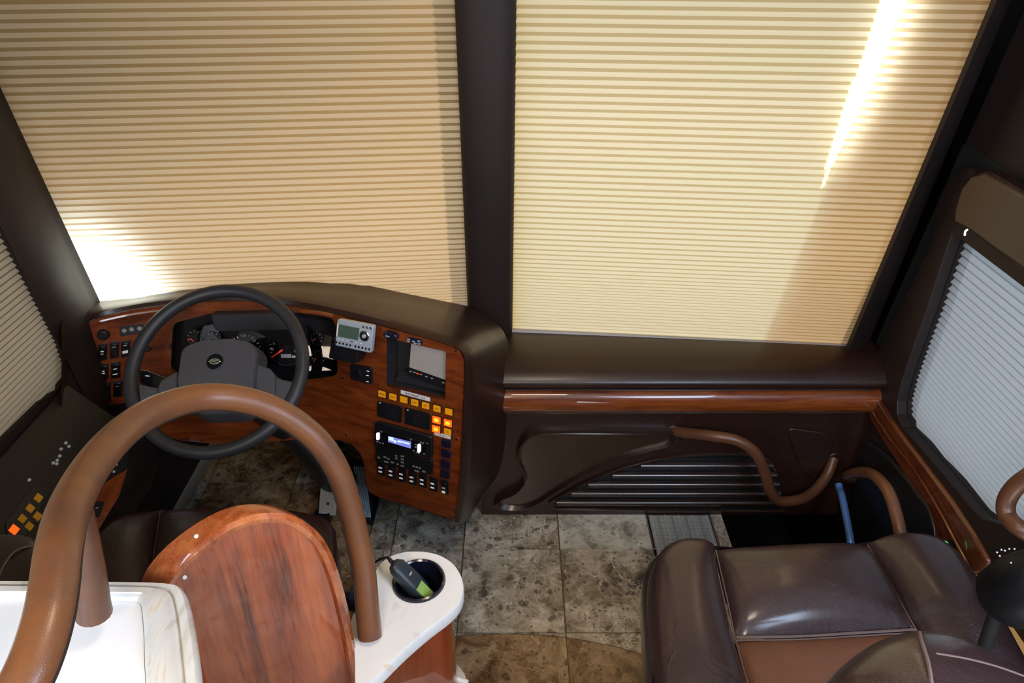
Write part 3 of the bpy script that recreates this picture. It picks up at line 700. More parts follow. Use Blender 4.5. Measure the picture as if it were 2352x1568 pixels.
t = Thing('grab_bar', 'brown leather grab handle cut off by the right picture edge beside the door blind', 'handle', (1.0, .95, .6), 'brown leather grab handles')
hp = [on_x(2420, 1050, .99), on_x(2375, 1085, .97), on_x(2335, 1115, .96), on_x(2312, 1150, .955), on_x(2314, 1185, .955), on_x(2345, 1215, .96), on_x(2400, 1245, 1.0)]
b = NB(); tube(b, catmull(hp, 7), .0165, 14); t.part('grip', b, M['raildark'])
# black control pod
C = on_t(2338, 1300, 1.22)
t = Thing('door_control_pod', 'rounded glossy black pod with small bright buttons right of the passenger seat', 'control pod', (C.x, C.y, C.z - .1))
b = NB(); lathe(b, C - V((0, .0, .09)), V((.15, -.35, 1)), [(.0, 0), (.04, 0), (.054, .02), (.057, .07), (.052, .105), (.040, .130), (.020, .141), (0, .143)]); t.part('housing', b, mat('pod_black', (.003, .004, .006), .5, spec=.25))
for (a, c_) in ((2290, 1268), (2296, 1276), (2300, 1262), (2308, 1264), (2318, 1260), (2330, 1260), (2322, 1292)):
    P = on_t(a, c_, 1.135); b = NB(); bmesh.ops.create_icosphere(b, subdivisions=1, radius=.0017, matrix=Matrix.Translation(P)); t.part('button', b, M['silver'])
b = NB(); tube(b, [C + V((0, 0, -.08)), C + V((.06, .02, -.40))], .012, 12); t.part('stalk', b, M['rubber'])
# green ring switch
P = on_x(2165, 1252, XR - .07); t = Thing('ring_switch', 'small round push switch with a glowing green ring on the door trim', 'switch', P)
b = NB(); disc(b, P + V((.02, 0, 0)), V((-1, -.3, .4)), .012, .022); t.part('housing', b, M['gloss'])
b = NB(); n = V((-1, -.3, .4)).normalized(); ex, ey, n = frame(n); c0 = P + V((.02, 0, 0)) + n * .0225
tube(b, [c0 + (ex * math.cos(a) + ey * math.sin(a)) * .0085 for a in [2 * math.pi * i / 16 for i in range(16)]], .0015, 6, True); t.part('light_ring', b, M['greenlit'])
b = NB(); box2(b, (XR - .05, .72, .10), (XR - .030, 1.225, .405)); sub(dr, 'kick_panel', b, M['tan'], bevel=.004)

# ------------------------------------------------------------------ driver dashboard
D = Thing('driver_dashboard', 'wrap-round driver dashboard with wood fascia, gauges and switches', 'dashboard', (-.65, 1.75, 0))
fp = lambda *a: (FACE.hit(*a), FACE.nor(FACE.hit(*a)))
outer = [(200, 965), (184, 920), (172, 870), (164, 800), (170, 768), (190, 748), (230, 730), (300, 712), (390, 700), (470, 694), (560, 692), (640, 698), (700, 708), (770, 722), (850, 742), (930, 764), (1000, 784), (1038, 796), (1056, 806), (1065, 824), (1066, 860), (1062, 960), (1057, 1060), (1052, 1140), (1048, 1186), (1040, 1192), (1000, 1180), (930, 1158), (868, 1140), (850, 1130), (840, 1110), (838, 1070), (828, 1040), (808, 1020), (780, 1010), (720, 1006), (640, 1012), (520, 1020), (420, 1012), (345, 990), (300, 990), (250, 985)]
niche = [(889, 776), (1025, 807), (1023, 918), (889, 886)]
clus = rnd([(398, 742), (500, 716), (690, 718), (762, 730), (772, 745), (776, 862), (700, 872), (560, 885), (430, 880), (392, 850)], 14, 3)
D.part('wood_fascia', sheet(fp, outer, [niche, clus], .014, 22), M['wood'], label='glossy red-brown wood fascia')
def recess(poly, depth, back=True):
    bm = NB(); T = [fp(*q) for q in poly]; n = len(T)
    A = [bm.verts.new(p + nn * .001) for p, nn in T]; B = [bm.verts.new(p - nn * depth) for p, nn in T]
    for i in range(n): bm.faces.new((A[i], A[(i + 1) % n], B[(i + 1) % n], B[i]))
    if back: bm.faces.new(B)
    return bm
nb = D.part('screen_niche', recess(niche, .055), M['nichedark'], smooth=False)
cb_ = D.part('gauge_recess', recess(clus, .035), M['lens'], smooth=False)
# dark lip where the fascia is cut for the knees, and the inner side of the right wing
low = outer[24:] + [outer[0]]
b = NB(); T = [fp(*q) for q in low]; grid(b, [[p + nn * .002 for p, nn in T], [p + nn * .002 + V((0, .02, -.008)) for p, nn in T], [p + V((0, .22, -.01)) for p, nn in T]]); D.part('fascia_return', b, M['dash'])
# hood sweeping over the fascia and down its outer side
AB = [((200, 965), (160, 960), 1.46), ((184, 920), (150, 915), 1.47), ((170, 870), (148, 865), 1.5), ((162, 800), (148, 795), 1.54), ((170, 762), (152, 752), 1.58), ((196, 740), (178, 722), 1.66), ((250, 720), (232, 703), 1.74), ((330, 704), (310, 690), 1.79), ((420, 694), (400, 676), 1.80), ((520, 688), (510, 663), 1.81),
      ((620, 692), (620, 657), 1.82), ((720, 706), (720, 659), 1.83), ((810, 726), (830, 669), 1.83), ((900, 750), (930, 687), 1.83), ((980, 774), (1010, 702), 1.83), ((1035, 790), (1078, 716), 1.83), ((1060, 802), (1118, 738), 1.82), ((1070, 822), (1146, 768), 1.80), ((1070, 860), (1160, 812), 1.78), ((1068, 920), (1166, 880), 1.74), ((1064, 990), (1164, 950), 1.735), ((1060, 1060), (1158, 1030), 1.735), ((1056, 1120), (1140, 1090), 1.72), ((1051, 1165), (1102, 1140), 1.69), ((1046, 1196), (1070, 1196), 1.60)]
cols_ = []
Ap = catmull([V((a[0], a[1], 0)) for a, b_, y_ in AB], 4); Bp = catmull([V((b_[0], b_[1], y_ * 1000)) for a, b_, y_ in AB], 4)
for a, b_ in zip(Ap, Bp):
    A = FACE.hit(a.x, a.y); n = FACE.nor(A); B = on_y(b_.x, b_.y, b_.z / 1000); cols_.append((A, n, B))
rows = [[] for _ in range(9)]
for i, (A, n, B) in enumerate(cols_):
    tg = (cols_[min(i + 1, len(cols_) - 1)][0] - cols_[max(i - 1, 0)][0]).normalized()
    o_ = tg.cross(B - A).normalized(); o_ = -o_ if o_.dot(A - CAM) > 0 else o_
    d = B - A
    rows[0].append(A - n * .004); rows[1].append(A + n * .006)
    for k, (s_, u_) in enumerate(((.05, .010), (.14, .012), (.28, .011), (.5, .010), (.75, .006), (1, 0))): rows[2 + k].append(A + n * .006 * (1 - s_) + d * s_ + o_ * u_)
    rows[8].append(B + (d.normalized() * .05))
b = NB(); grid(b, rows); D.part('leather_hood', b, M['dash'], label='dark brown leather hood with a rounded lip')
# glossy bullnose under the lip
for seg_ in (((232, 735), (300, 720), (380, 709), (440, 704)), ((692, 712), (730, 716), (768, 724))):
    b = NB(); tube(b, catmull([FACE.hit(*q) + V((0, -.006, 0)) for q in seg_], 5), .006, 8); D.part('wood_bullnose', b, M['wood'])
# visor panel and gauge glass
rdisc = lambda px, py, r: r * (FACE.hit(px, py) - CAM).dot(ray(1176, 784)) / FPX
b = sp_(FACE, rnd([(492, 714), (672, 710), (690, 748), (512, 754), (500, 745)], 6), -.03, .03); D.part('gauge_visor', b, M['blacksoft'], bevel=.004)
def dialP(px, py, dep): P = FACE.hit(px, py); n = FACE.nor(P); return P + n * dep, n
def gauge(name, cx, cy, r, marks, needle, nticks, a0, a1, label=None):
    P, n = dialP(cx, cy, -.010); n = (n + V((0, 0, .25))).normalized(); rr_ = rdisc(cx, cy, r)
    b = NB(); disc(b, P - n * .012, n, rr_ * 1.02, .012, 28); g = D.part(name, b, M['lens'], label=label)
    ex, ey, n = frame(n)
    b = NB(); tube(b, [P + (ex * math.cos(a) + ey * math.sin(a)) * rr_ * 1.06 for a in [2 * math.pi * i / 28 for i in range(28)]], rr_ * .05, 6, True); D.part('bezel', b, M['blacksoft'], g)
    b = NB()
    for i in range(nticks):
        a = R(a0 + (a1 - a0) * i / (nticks - 1)); w_ = rr_ * (.035 if i % 2 else .06); d_ = (ex * math.cos(a) + ey * math.sin(a)); s_ = n.cross(d_)
        q0, q1 = P + d_ * rr_ * (.84 if i % 2 else .78) + n * .0006, P + d_ * rr_ * .93 + n * .0006
        f = b.faces.new([b.verts.new(p) for p in (q0 - s_ * w_ / 2, q0 + s_ * w_ / 2, q1 + s_ * w_ / 2, q1 - s_ * w_ / 2)])
    D.part('scale_marks', b, M['white'], g, smooth=False)
    for tx, mx_, my_, sz in marks:
        dd = ray(mx_, my_); Q = CAM + dd * ((P - CAM).dot(n) / dd.dot(n)); text(D, tx, Q + n * .0008, n, ex, rdisc(cx, cy, sz), M['white'], g, 'numeral')
    nx_, ny_, ox_, oy_ = needle; dd = ray(nx_, ny_); Q = CAM + dd * ((P - CAM).dot(n) / dd.dot(n)); dd = ray(ox_, oy_); Q2 = CAM + dd * ((P - CAM).dot(n) / dd.dot(n))
    b = NB(); tube(b, [Q2 + n * .004, Q + n * .003], [rr_ * .05, rr_ * .03], 6); D.part('needle', b, M['red'], g)
    b = NB(); disc(b, P, n, rr_ * .12, .005, 14); D.part('needle_hub', b, M['black'], g)
    return g, P, n, ex, ey, rr_
g = gauge('speedometer', 654, 801, 40, [('10', 625, 802, 8), ('20', 630, 788, 8), ('30', 639, 776, 8), ('40', 654, 770, 8), ('50', 668, 776, 8), ('60', 679, 789, 8), ('70', 680, 806, 8), ('80', 675, 819, 8)], (625, 820, 649, 803)[:4], 17, 215, -35)
b = NB(); ex, ey = g[3], g[4]; cc = g[1] - ey * g[5] * .5 + g[2] * .0008
b.faces.new([b.verts.new(cc + ex * a * g[5] * .3 + ey * c_ * g[5] * .11) for a, c_ in ((-1, -1), (1, -1), (1, 1), (-1, 1))]); D.part('odometer', b, M['grey'], g[0])
gauge('tachometer', 562, 806, 38, [('10', 537, 780, 8), ('15', 560, 771, 8), ('20', 583, 783, 8)], (545, 826, 560, 808), 17, 215, -35)
for cx, cy, r, nd in ((444, 778, 17, (446, 784, 438, 776)), (486, 782, 17, (482, 783, 490, 778)), (723, 780, 15, (719, 784, 726, 777)), (727, 824, 17, (722, 830, 727, 822))):
    gauge('small_gauge', cx, cy, r, [], nd, 7, 200, -20)
for a, c_, x in (((432, 748), (470, 742), 0),):
    pass
def lens(cx, cy, poly, nrm, name, gl=.05):
    pl_ = Plane(FACE.hit(cx, cy) - FACE.nor(FACE.hit(cx, cy)) * .004, nrm); D.part('gauge_lens', sp_(pl_, rnd(poly, 6), -.001, .001), tint_glass(name, None, (.7, .7, .72), gl), smooth=False)
lens(478, 790, [(455, 752), (500, 742), (506, 832), (448, 834)], V((.115, -.86, .44)), 'gauge_lens_glass')
lens(600, 800, [(548, 756), (640, 756), (640, 838), (548, 838)], V((.05, -.80, .47)), 'gauge_lens_glass_mid')
lens(736, 800, [(706, 742), (752, 746), (762, 758), (766, 850), (708, 852)], V((.186, -.835, .514)), 'gauge_lens_glass_warm', .013)
# screws
for q in ((185, 761), (189, 882), (874, 753), (1048, 806), (788, 867), (1049, 1008), (1040, 1182), (858, 1124), (796, 997)):
    P, n = dialP(*q, .0); b = NB(); disc(b, P, n, .0032, .0018, 10); D.part('screw', b, M['chrome'])
# rocker switches
def rocker(px, py, w_, h_, sl, leg, lower=None, sk=0):
    o = D.part('rocker_switch', sp_(FACE, rect(px, py, w_, h_, sl, sk), 0, .004), M['black'], bevel=.001)
    D.part('rocker', sp_(FACE, rect(px, py, w_ * .74, h_ * .8, sl, sk), .004, .009), M['gloss'], o, bevel=.0012)
    for dy, ww, hh, mt_ in leg: D.part('legend', sp_(FACE, rect(px + sk * dy, py + dy, ww, hh, sl), .0092, .0097), mt_, o, smooth=False)
W_, G_ = M['white'], M['grey']
for q, lg in (((208, 813), [(-6, 5, 2, G_)]), ((236, 808), [(-4, 7, 2.5, W_), (2, 6, 3, G_)]), ((263, 803), [(-9, 9, 1.5, G_)]), ((289, 800), [(-10, 8, 2, G_), (5, 13, 6, M['paper'])]),
              ((211, 858), [(-1, 6, 5, G_)]), ((239, 853), [(-4, 5, 2, W_), (1, 7, 2.5, W_)]), ((266, 849), [(-5, 8, 2, W_), (7, 11, 2, W_)]),
              ((216, 902), [(-5, 5, 2, W_), (0, 7, 3, W_), (6, 2, 2, W_)]), ((244, 897), [(-1, 8, 3, W_)]), ((271, 892), [(-8, 9, 1, G_)])):
    rocker(*q, 21, 37, -.17, lg)
for i, q in enumerate(((877.5, 1074), (901, 1082), (925, 1089), (949, 1096), (972.5, 1102), (997, 1110.6), (1022.6, 1117.5))):
    rocker(*q, 17.5, 31, .27, [(-4, 8, 3.5, W_), (5, 8, 3.5, W_)] if i < 6 else [(-1, 8, 4, G_), (8, 8, 5, W_)])
for q in ((1027, 1017), (1026.5, 1040), (1025, 1064), (1024, 1087)):
    o = D.part('blank_switch', sp_(FACE, rect(*q, 20, 17, .27), 0, .007), M['bluepl'], bevel=.001)
P, n = dialP(238, 767, .0); b = NB(); disc(b, P, n, .016, .014, 20, .013); kn = D.part('rotary_knob', b, M['black'], bevel=.002)
for q in ((286, 758), (303, 755), (321, 753)):
    P, n = dialP(*q, .0); b = NB(); disc(b, P, n, .006, .006, 12); D.part('push_button', b, M['steel'], bevel=.001)
D.part('switch_backplate', sp_(FACE, rnd(rect(304, 757, 58, 22, -.15), 5), -.001, .002), M['blacksoft'])
D.part('switch_backplate', sp_(FACE, rnd(rect(262, 945, 76, 34, -.15), 4), -.001, .004), M['black'])
P, n = dialP(232, 934, .004); b = NB(); disc(b, P, n, .0026, .0012, 8); D.part('indicator_dot', b, M['whitelit'])
P, n = dialP(341, 800, .0); b = NB(); disc(b, P, n, .008, .006, 16); ks = D.part('ignition_lock', b, M['black']); b = NB(); disc(b, P + n * .006, n, .004, .001, 10); D.part('key_slot', b, M['chrome'], ks)
# small controls on the right wing
D.part('mirror_control', sp_(FACE, rnd([(807, 834), (856, 843), (856, 880), (808, 869)], 4), -.001, .006), M['black'], bevel=.001)
P, n = dialP(825, 856, .006); b = NB(); disc(b, P, n, .0125, .007, 18, .009); D.part('rotary_knob', b, M['gloss'])
for q in ((848, 850), (847, 860), (847, 874)): D.part('legend', sp_(FACE, rect(*q, 6, 1.8, .2), .006, .0066), W_, smooth=False)
o = D.part('sensor_pod', sp_(FACE, rnd([(887, 759), (893, 757), (914, 763), (918, 768), (917, 777), (889, 770)], 2), 0, .016), M['bluepl'], bevel=.002)
D.part('legend', sp_(FACE, rect(898, 767, 9, 2.4, .25), .016, .0165), G_, o, smooth=False)
o = D.part('button_cluster', sp_(FACE, rnd([(937, 774), (945, 773), (972, 780), (971, 791), (938, 783)], 3), 0, .006), M['bluepl'], bevel=.001)
for q in ((942, 776.5), (941, 781), (953, 781.5), (965, 781), (966, 787), (957, 786)): D.part('push_button', sp_(FACE, rnd(rect(*q, 6, 2.6, .25), 1), .006, .0085), M['silver'], o, smooth=False)
# monitor standing in the niche
scr = [(941, 785), (1024, 806), (1022, 876), (936, 846)]
o = D.part('monitor', sp_(FACE, [(938, 782), (1025, 804), (1023, 899), (932, 866)], -.05, -.010), M['black'], bevel=.0015)
D.part('screen', sp_(FACE, scr, -.010, -.0085), M['screen'], o, smooth=False)
for q in ((939, 856), (948, 858), (955, 861), (963, 863), (975, 868), (988, 872), (1014, 882)): D.part('button', sp_(FACE, rect(*q, 5, 1.6, .3), -.010, -.008), M['red'] if q[0] == 955 else G_, o, smooth=False)
D.part('niche_ledge', sp_(FACE, [(908, 862), (1023, 896), (1022, 915), (891, 884)], -.054, -.032), M['blacksoft'], smooth=False)
# labels, warning lamps
lab = D.part('label_sticker', sp_(FACE, [(921, 895), (988, 912.5), (988, 921.5), (921, 903.5)], 0, .0016), M['paper'], smooth=False, label='white sticker reading BUS HEIGHT 13-5')
ftext(D, FACE, 'BUS HEIGHT 13-5', 954.5, 908.2, 6.8, .0019, M['ink'], .262, lab)
lab = D.part('label_sticker', sp_(FACE, [(998, 990.5), (1035, 1000), (1035, 1008), (998, 998)], 0, .0016), M['paper'], smooth=False)
D.part('lettering', sp_(FACE, rect(1016, 999.5, 18, 1.6, .26), .0017, .002), G_, lab, smooth=False)
for i, (q, tx) in enumerate((((879, 903.5), 'DRAIN'), ((904, 910), 'HOT'), ((929, 916.5), ''), ((954, 923), 'STOP'), ((979, 930), 'AIR'), ((1005, 937), 'LOW'), ((1032, 944), ''), ((1029.5, 990), 'HI'))):
    o = D.part('warning_lamp', sp_(FACE, rect(*q, 20, 17, .26), 0, .002), M['black'], smooth=False)
    D.part('lens', sp_(FACE, rect(*q, 16, 13.5, .26), .002, .0045), M['amber'], o, smooth=False, label='amber lens')
    if tx: ftext(D, FACE, tx, *q, 4.6, .0047, M['ink'], .262, o)
for q in ((1004, 963), (1030, 970), (1003, 984)):
    o = D.part('warning_lamp', sp_(FACE, rect(*q, 21, 18, .26), 0, .002), M['black'], smooth=False, label='lit orange warning lamp')
    D.part('lens', sp_(FACE, rect(*q, 17.5, 15, .26), .002, .0045), M['lit'], o, smooth=False)
    D.part('lamp_core', sp_(FACE, rnd(rect(*q, 10, 8, .26), 2), .0045, .005), M['litcore'], o, smooth=False)
for a in ([(868, 919), (925, 933), (924, 970), (868, 954)], [(932, 934), (989, 949), (988, 987), (931, 971)]):
    o = D.part('display_module', sp_(FACE, rnd(a, 4), 0, .005), M['black'], bevel=.001)
    cx = sum(q[0] for q in a) / 4; cy = sum(q[1] for q in a) / 4
    for k in range(6): D.part('display_line', sp_(FACE, rect(cx + 6, cy - 13 + k * 5.2, 30, 1.2, .26), .005, .0056), M['blacksoft'], o, smooth=False)
    P, n = dialP(cx - 21, cy - 21, .005); b = NB(); disc(b, P, n, .0024, .001, 8); D.part('indicator_dot', b, M['paper'], o)
# car stereo
st = D.part('car_stereo', sp_(FACE, rnd([(865, 964), (880, 966), (996, 998), (997, 1050), (985, 1046), (865, 1022)], 7), 0, .012), M['black'], bevel=.003, label='black car stereo with a blue lit display')
D.part('front_panel', sp_(FACE, rnd([(870, 978), (992, 1010), (988, 1040), (871, 1012)], 8), .012, .018), M['gloss'], st, bevel=.002)
D.part('display', sp_(FACE, [(900, 994), (952, 1007), (951.5, 1022), (900, 1007)], .018, .019), M['bluescreen'], st, smooth=False, label='blue lit display')
for q in ((907, 1000, 11, 8), (916, 1006, 6, 5), (926, 1006, 8, 4), (940, 1009, 18, 3)): D.part('display_segment', sp_(FACE, rect(*q, .26), .019, .0195), M['display_pale'], st, smooth=False)
for q in ((877, 994, 6.5, 16), (971, 1021, 6.5, 19)): D.part('backlit_key', sp_(FACE, rnd(rect(*q, .1), 3), .018, .021), M['whitelit'], st)
for q in ((875, 1007), (881, 1009), (888, 1011), (884, 984), (975, 1008), (980, 1010), (963, 1013), (958, 1027), (965, 1031), (970, 1034), (982, 1034), (952, 1002), (963, 1019)):
    D.part('key', sp_(FACE, rnd(rect(*q, 3.4, 2, .26), .8), .018, .0195), M['silver'], st, smooth=False)
hv = D.part('climate_panel', sp_(FACE, rnd([(866, 1026), (996, 1054), (996, 1088), (867, 1058)], 3), 0, .008), M['black'], bevel=.0015)
for q, ww in (((874, 1047), 6), ((888, 1046), 7), ((896, 1050), 5), ((891, 1057), 10), ((905, 1058), 7), ((914, 1043), 5), ((914, 1049), 5), ((917, 1062), 4), ((928, 1044), 7), ((928, 1051), 7), ((928, 1058), 7), ((928, 1066), 8), ((954, 1067), 5), ((961, 1069), 5), ((968, 1071), 5), ((961, 1078), 11), ((977, 1079), 8)):
    D.part('key', sp_(FACE, rnd(rect(*q, ww, 3.2, .26), 1), .008, .0095), M['steel'], hv, smooth=False)

# ------------------------------------------------------------------ satellite radio on its bracket
SR = Plane(FACE.hit(815, 770) + FACE.nor(FACE.hit(815, 770)) * .055, FACE.nor(FACE.hit(815, 770)) + V((0, 0, .12)))
t = Thing('satellite_radio', 'silver satellite radio with a dial, mounted on the wood fascia', 'radio', SR.hit(815, 800))
bd = t.part('body', sp_(SR, rnd([(775, 732), (858, 748), (852, 811), (769, 793)], 5), -.014, 0), M['silver'], bevel=.002)
t.part('screen', sp_(SR, [(779, 744), (826, 754), (822, 781), (776, 772)], 0, .0012), M['lcd'], smooth=False, label='dark green screen')
t.part('screen_edge', sp_(SR, [(775.5, 743), (778.5, 743.6), (775.5, 772), (772.8, 771.5)], 0, .0012), M['paper'], smooth=False)
P = SR.hit(838, 771); b = NB(); disc(b, P, SR.n, .0150, .004, 26, .0142); dl = t.part('dial', b, M['chrome'], bevel=.001, label='chrome dial'); b = NB(); disc(b, P + SR.n * .004, SR.n, .005, .002, 16); t.part('dial_centre', b, M['silver'], dl)
for q in ((835, 750), (843.5, 751.5), (852, 753)): b = NB(); disc(b, SR.hit(*q), SR.n, .0038, .002, 12); t.part('round_button', b, M['chrome'])
for i in range(10):
    x = 772.5 + i * 8 + (4 if i > 4 else 0); b = sp_(SR, rnd(rect(x, 785.5 + (x - 772) * .215, 4, 5, .2), 1.6), 0, .001); t.part('preset_key', b, M['black'], smooth=False)
for x in (779, 788, 798, 808, 818, 829): t.part('key_mark', sp_(SR, rect(x, 778 + (x - 779) * .22, 4.5, 1.6, .2), 0, .0007), M['paper'] if x != 808 else M['black'], smooth=False)
t.part('mount_bracket', sp_(FACE, rnd([(785, 760), (845, 775), (840, 822), (775, 808)], 6), .0, .044), M['black'], bevel=.003)

# ------------------------------------------------------------------ steering wheel
wc = on_t(499, 846, 1.765); wn = V((0, -math.cos(R(52)), math.sin(R(52)))); WP = Plane(wc, wn); wx, wy, wn = frame(wn)
t = Thing('steering_wheel', 'large black steering wheel in front of the gauges', 'steering wheel', wc)
b = NB(); tube(b, [wc + (wx * math.cos(a) + wy * math.sin(a)) * .209 for a in [2 * math.pi * i / 64 for i in range(64)]], .0165, 14, True); t.part('rim', b, M['wheel'])
def wprism(poly, d0, d1): return sp_(WP, poly, d0, d1)
hubp = rnd([(424, 812), (436, 800), (470, 788), (535, 783), (582, 790), (600, 812), (592, 880), (588, 935), (560, 955), (468, 958), (425, 935), (414, 885)], 12, 3)
b = NB(); P = [WP.hit(*q) for q in hubp]; c = sum(P, V()) / len(P); lv = [(1.04, -.04), (1.0, .012), (.985, .021), (.95, .025)]
W = [[b.verts.new(c + (p_ - c) * s_ + wn * h_) for p_ in P] for s_, h_ in lv]
for i in range(3):
    for j in range(len(P)): b.faces.new((W[i][j], W[i][(j + 1) % len(P)], W[i + 1][(j + 1) % len(P)], W[i + 1][j]))
b.faces.new(W[-1]); b.faces.new(W[0][::-1]); t.part('horn_pad', b, M['hub'], label='grey-black padded horn cover')
t.part('spoke', wprism(rnd([(588, 838), (625, 851), (636, 866), (648, 872), (690, 880), (676, 930), (640, 972), (600, 950), (585, 915)], 5, 2), -.014, .004), M['hub'], bevel=.006)
t.part('spoke', wprism(rnd([(414, 854), (372, 878), (364, 892), (318, 882), (322, 920), (352, 972), (395, 965), (418, 930)], 5, 2), -.014, .004), M['hub'], bevel=.006)
t.part('spoke_cover', wprism([(592, 838), (624, 850), (635, 864), (634, 912), (590, 905)], .004, .012), M['hub'], bevel=.003)
t.part('spoke_cover', wprism([(412, 855), (374, 877), (366, 896), (372, 918), (412, 912)], .004, .012), M['hub'], bevel=.003)
ec = WP.hit(503, 838) + wn * .024
b = NB(); disc(b, ec, wn, .0205, .003, 28); em = t.part('emblem', b, M['gloss'], bevel=.001)
gold = mat('pale_gold', (.62, .62, .42), .3, metal=.6, emit=(.6, .62, .4), es=.12)
b = NB(); tube(b, [ec + wn * .0035 + wx * math.cos(a) * .0115 + wy * math.sin(a) * .0065 for a in [2 * math.pi * i / 28 for i in range(28)]], .0008, 6, True); t.part('emblem_ring', b, gold, em)
b = NB(); tube(b, [ec + wn * .0035 + wx * -.016, ec + wn * .0035 + wx * -.0118], [.0002, .0012], 6); tube(b, [ec + wn * .0035 + wx * .016, ec + wn * .0035 + wx * .0118], [.0002, .0012], 6); t.part('emblem_wings', b, gold, em)
text(t, 'MCI', ec + wn * .0035, wn, wx, .009, gold, em)
b = NB(); tube(b, catmull([wc - wn * .02, wc - wn * .12 + V((0, 0, -.0)), V((wc.x + .02, 1.66, .50)), V((wc.x + .10, 1.78, .22)), V((wc.x + .13, 1.84, .01))], 5), [.045] * 8 + [.05] * 6 + [.055] * 7, 16); t.part('steering_column', b, M['black'])
# stalk pod
sp0 = Plane(wc - wn * .05, wn)
b = sp_(sp0, rnd([(322, 856), (336, 850), (380, 868), (400, 880), (395, 900), (345, 896), (324, 880)], 4), -.02, .01); o = t.part('stalk_switch', b, M['gloss'], bevel=.004)
b = sp_(sp0, rect(343, 866, 9, 2, .1), .01, .011); t.part('legend', b, M['white'], o, smooth=False)
b = NB(); tube(b, [sp0.hit(322, 852), sp0.hit(345, 862), sp0.hit(430, 890)], [.006, .008, .010], 10); t.part('stalk', b, M['black'])

# pedals
t = Thing('brake_pedal', 'worn grey metal brake pedal left of the ribbed one', 'pedal', (-.62, 1.76, 0))
q = [on_y(731, 1178, 1.70), on_y(771, 1183, 1.70), on_y(783, 1070, 1.86), on_y(741, 1062, 1.86)]; nn_ = (q[1] - q[0]).cross(q[3] - q[0]).normalized(); nn_ = -nn_ if nn_.dot(q[0] - CAM) > 0 else nn_
b = NB(); prism(b, [p - nn_ * .012 for p in q], q); t.part('plate', b, M['steel'], bevel=.002)
for i in range(9):
    k = (i + .7) / 10; A = q[0] * (1 - k) + q[1] * k; B = q[3] * (1 - k) + q[2] * k; b = NB(); tube(b, [A * .97 + B * .03 + nn_ * .0005, A * .03 + B * .97 + nn_ * .0005], .0012, 6); t.part('rib', b, M['steel'])
P = (q[0] + q[1]) / 2 * .8 + (q[2] + q[3]) / 2 * .2; b = NB(); disc(b, P, nn_, .005, .002, 12); t.part('bolt', b, M['black'])
b = NB(); tube(b, [q[3] * .5 + q[2] * .5 - nn_ * .01, V((-.55, 2.08, .22))], .012, 8); t.part('arm', b, M['black'])
b = NB(); box2(b, (min(p.x for p in q) - .004, q[0].y - .01, -.001), (max(p.x for p in q) - .02, q[0].y + .02, q[0].z - .004)); t.part('hinge_foot', b, M['black'])
t = Thing('accelerator_pedal', 'ribbed accelerator pedal beside the fascia edge, blue-white reflection painted on its ribs', 'pedal', (-.48, 1.78, 0))
q = [on_y(836, 1196, 1.68), on_y(850, 1196, 1.68), on_y(856, 1140, 1.74), on_y(838, 1058, 1.88), on_y(815, 1058, 1.88), on_y(811, 1098, 1.81)]
nn_ = (q[1] - q[0]).cross(q[4] - q[0]).normalized(); nn_ = -nn_ if nn_.dot(q[0] - CAM) > 0 else nn_
b = NB(); prism(b, [p - nn_ * .012 for p in q], q); t.part('plate', b, M['black'], bevel=.002)
for i in range(6):
    k = i / 5; A = on_y(826 + 26 * k, 1192 - 12 * k, 1.685 + .008 * k) if k < 1 else on_y(853, 1140, 1.74); A = on_y(832 + 19 * k, 1188, 1.688); B = on_y(814 + 23 * k, 1072, 1.855)
    b = NB(); tube(b, [A + nn_ * .002, B + nn_ * .002], .0024, 8); t.part('rib', b, M['ribglint'])
b = NB(); bx = [on_z(812, 1200, .004), on_z(858, 1204, .004), on_z(872, 1150, .004), on_z(868, 1060, .004), on_z(800, 1060, .004)]; prism(b, [p - V((0, 0, .004)) for p in bx], [p + V((0, 0, .012)) for p in bx]); t.part('base_plate', b, M['black'], bevel=.002)

# ------------------------------------------------------------------ side console under the driver window
CP = Plane((-.975, 0, .50), (.77, 0, .64)); 
t = Thing('side_switch_console', 'dark switch console running back along the driver side wall', 'console', (-1.05, 1.1, 0))
prof = [(-1.137, .36), (-1.137, .70), (-1.125, .695), (-.975, .515), (-.965, .50), (-.965, .44), (-1.0, .36)]
b = NB(); prism(b, [V((x, .62, z)) for x, z in prof], [V((x, 1.50, z)) for x, z in prof]); t.part('body', b, mat('console_black_vinyl', (.0045, .003, .003), .5), bevel=.008)
b = NB(); box2(b, (-1.137, .64, 0), (-1.10, 1.48, .365)); t.part('base_panel', b, M['fire'])
top = lambda x: .515 + (-.975 - x) * (.18 / .15)
CP = Plane((-.975, 0, .515), V((.18, 0, .15)))
t.part('wood_inlay', sp_(CP, rnd([(228, 1118), (292, 1075), (272, 1140), (222, 1222), (196, 1250), (182, 1220)], 8), 0, .003), M['wood'], smooth=False)
t.part('switch_plate', sp_(CP, rnd([(232, 1040), (300, 1022), (290, 1080), (232, 1112)], 6), 0, .004), M['black'], bevel=.001)
t.part('switch_plate', sp_(CP, rnd([(10, 1200), (80, 1110), (120, 1120), (60, 1230), (20, 1250)], 6), 0, .003), M['black'], bevel=.001)
for q in ((264, 1054, 10, 3), (271, 1041, 8, 2), (265, 1069, 4, 5), (259, 1085, 5, 5), (237, 1087, 6, 5)): t.part('key', sp_(CP, rnd(rect(*q, -.2), 1), .004, .006), M['silver'], smooth=False)
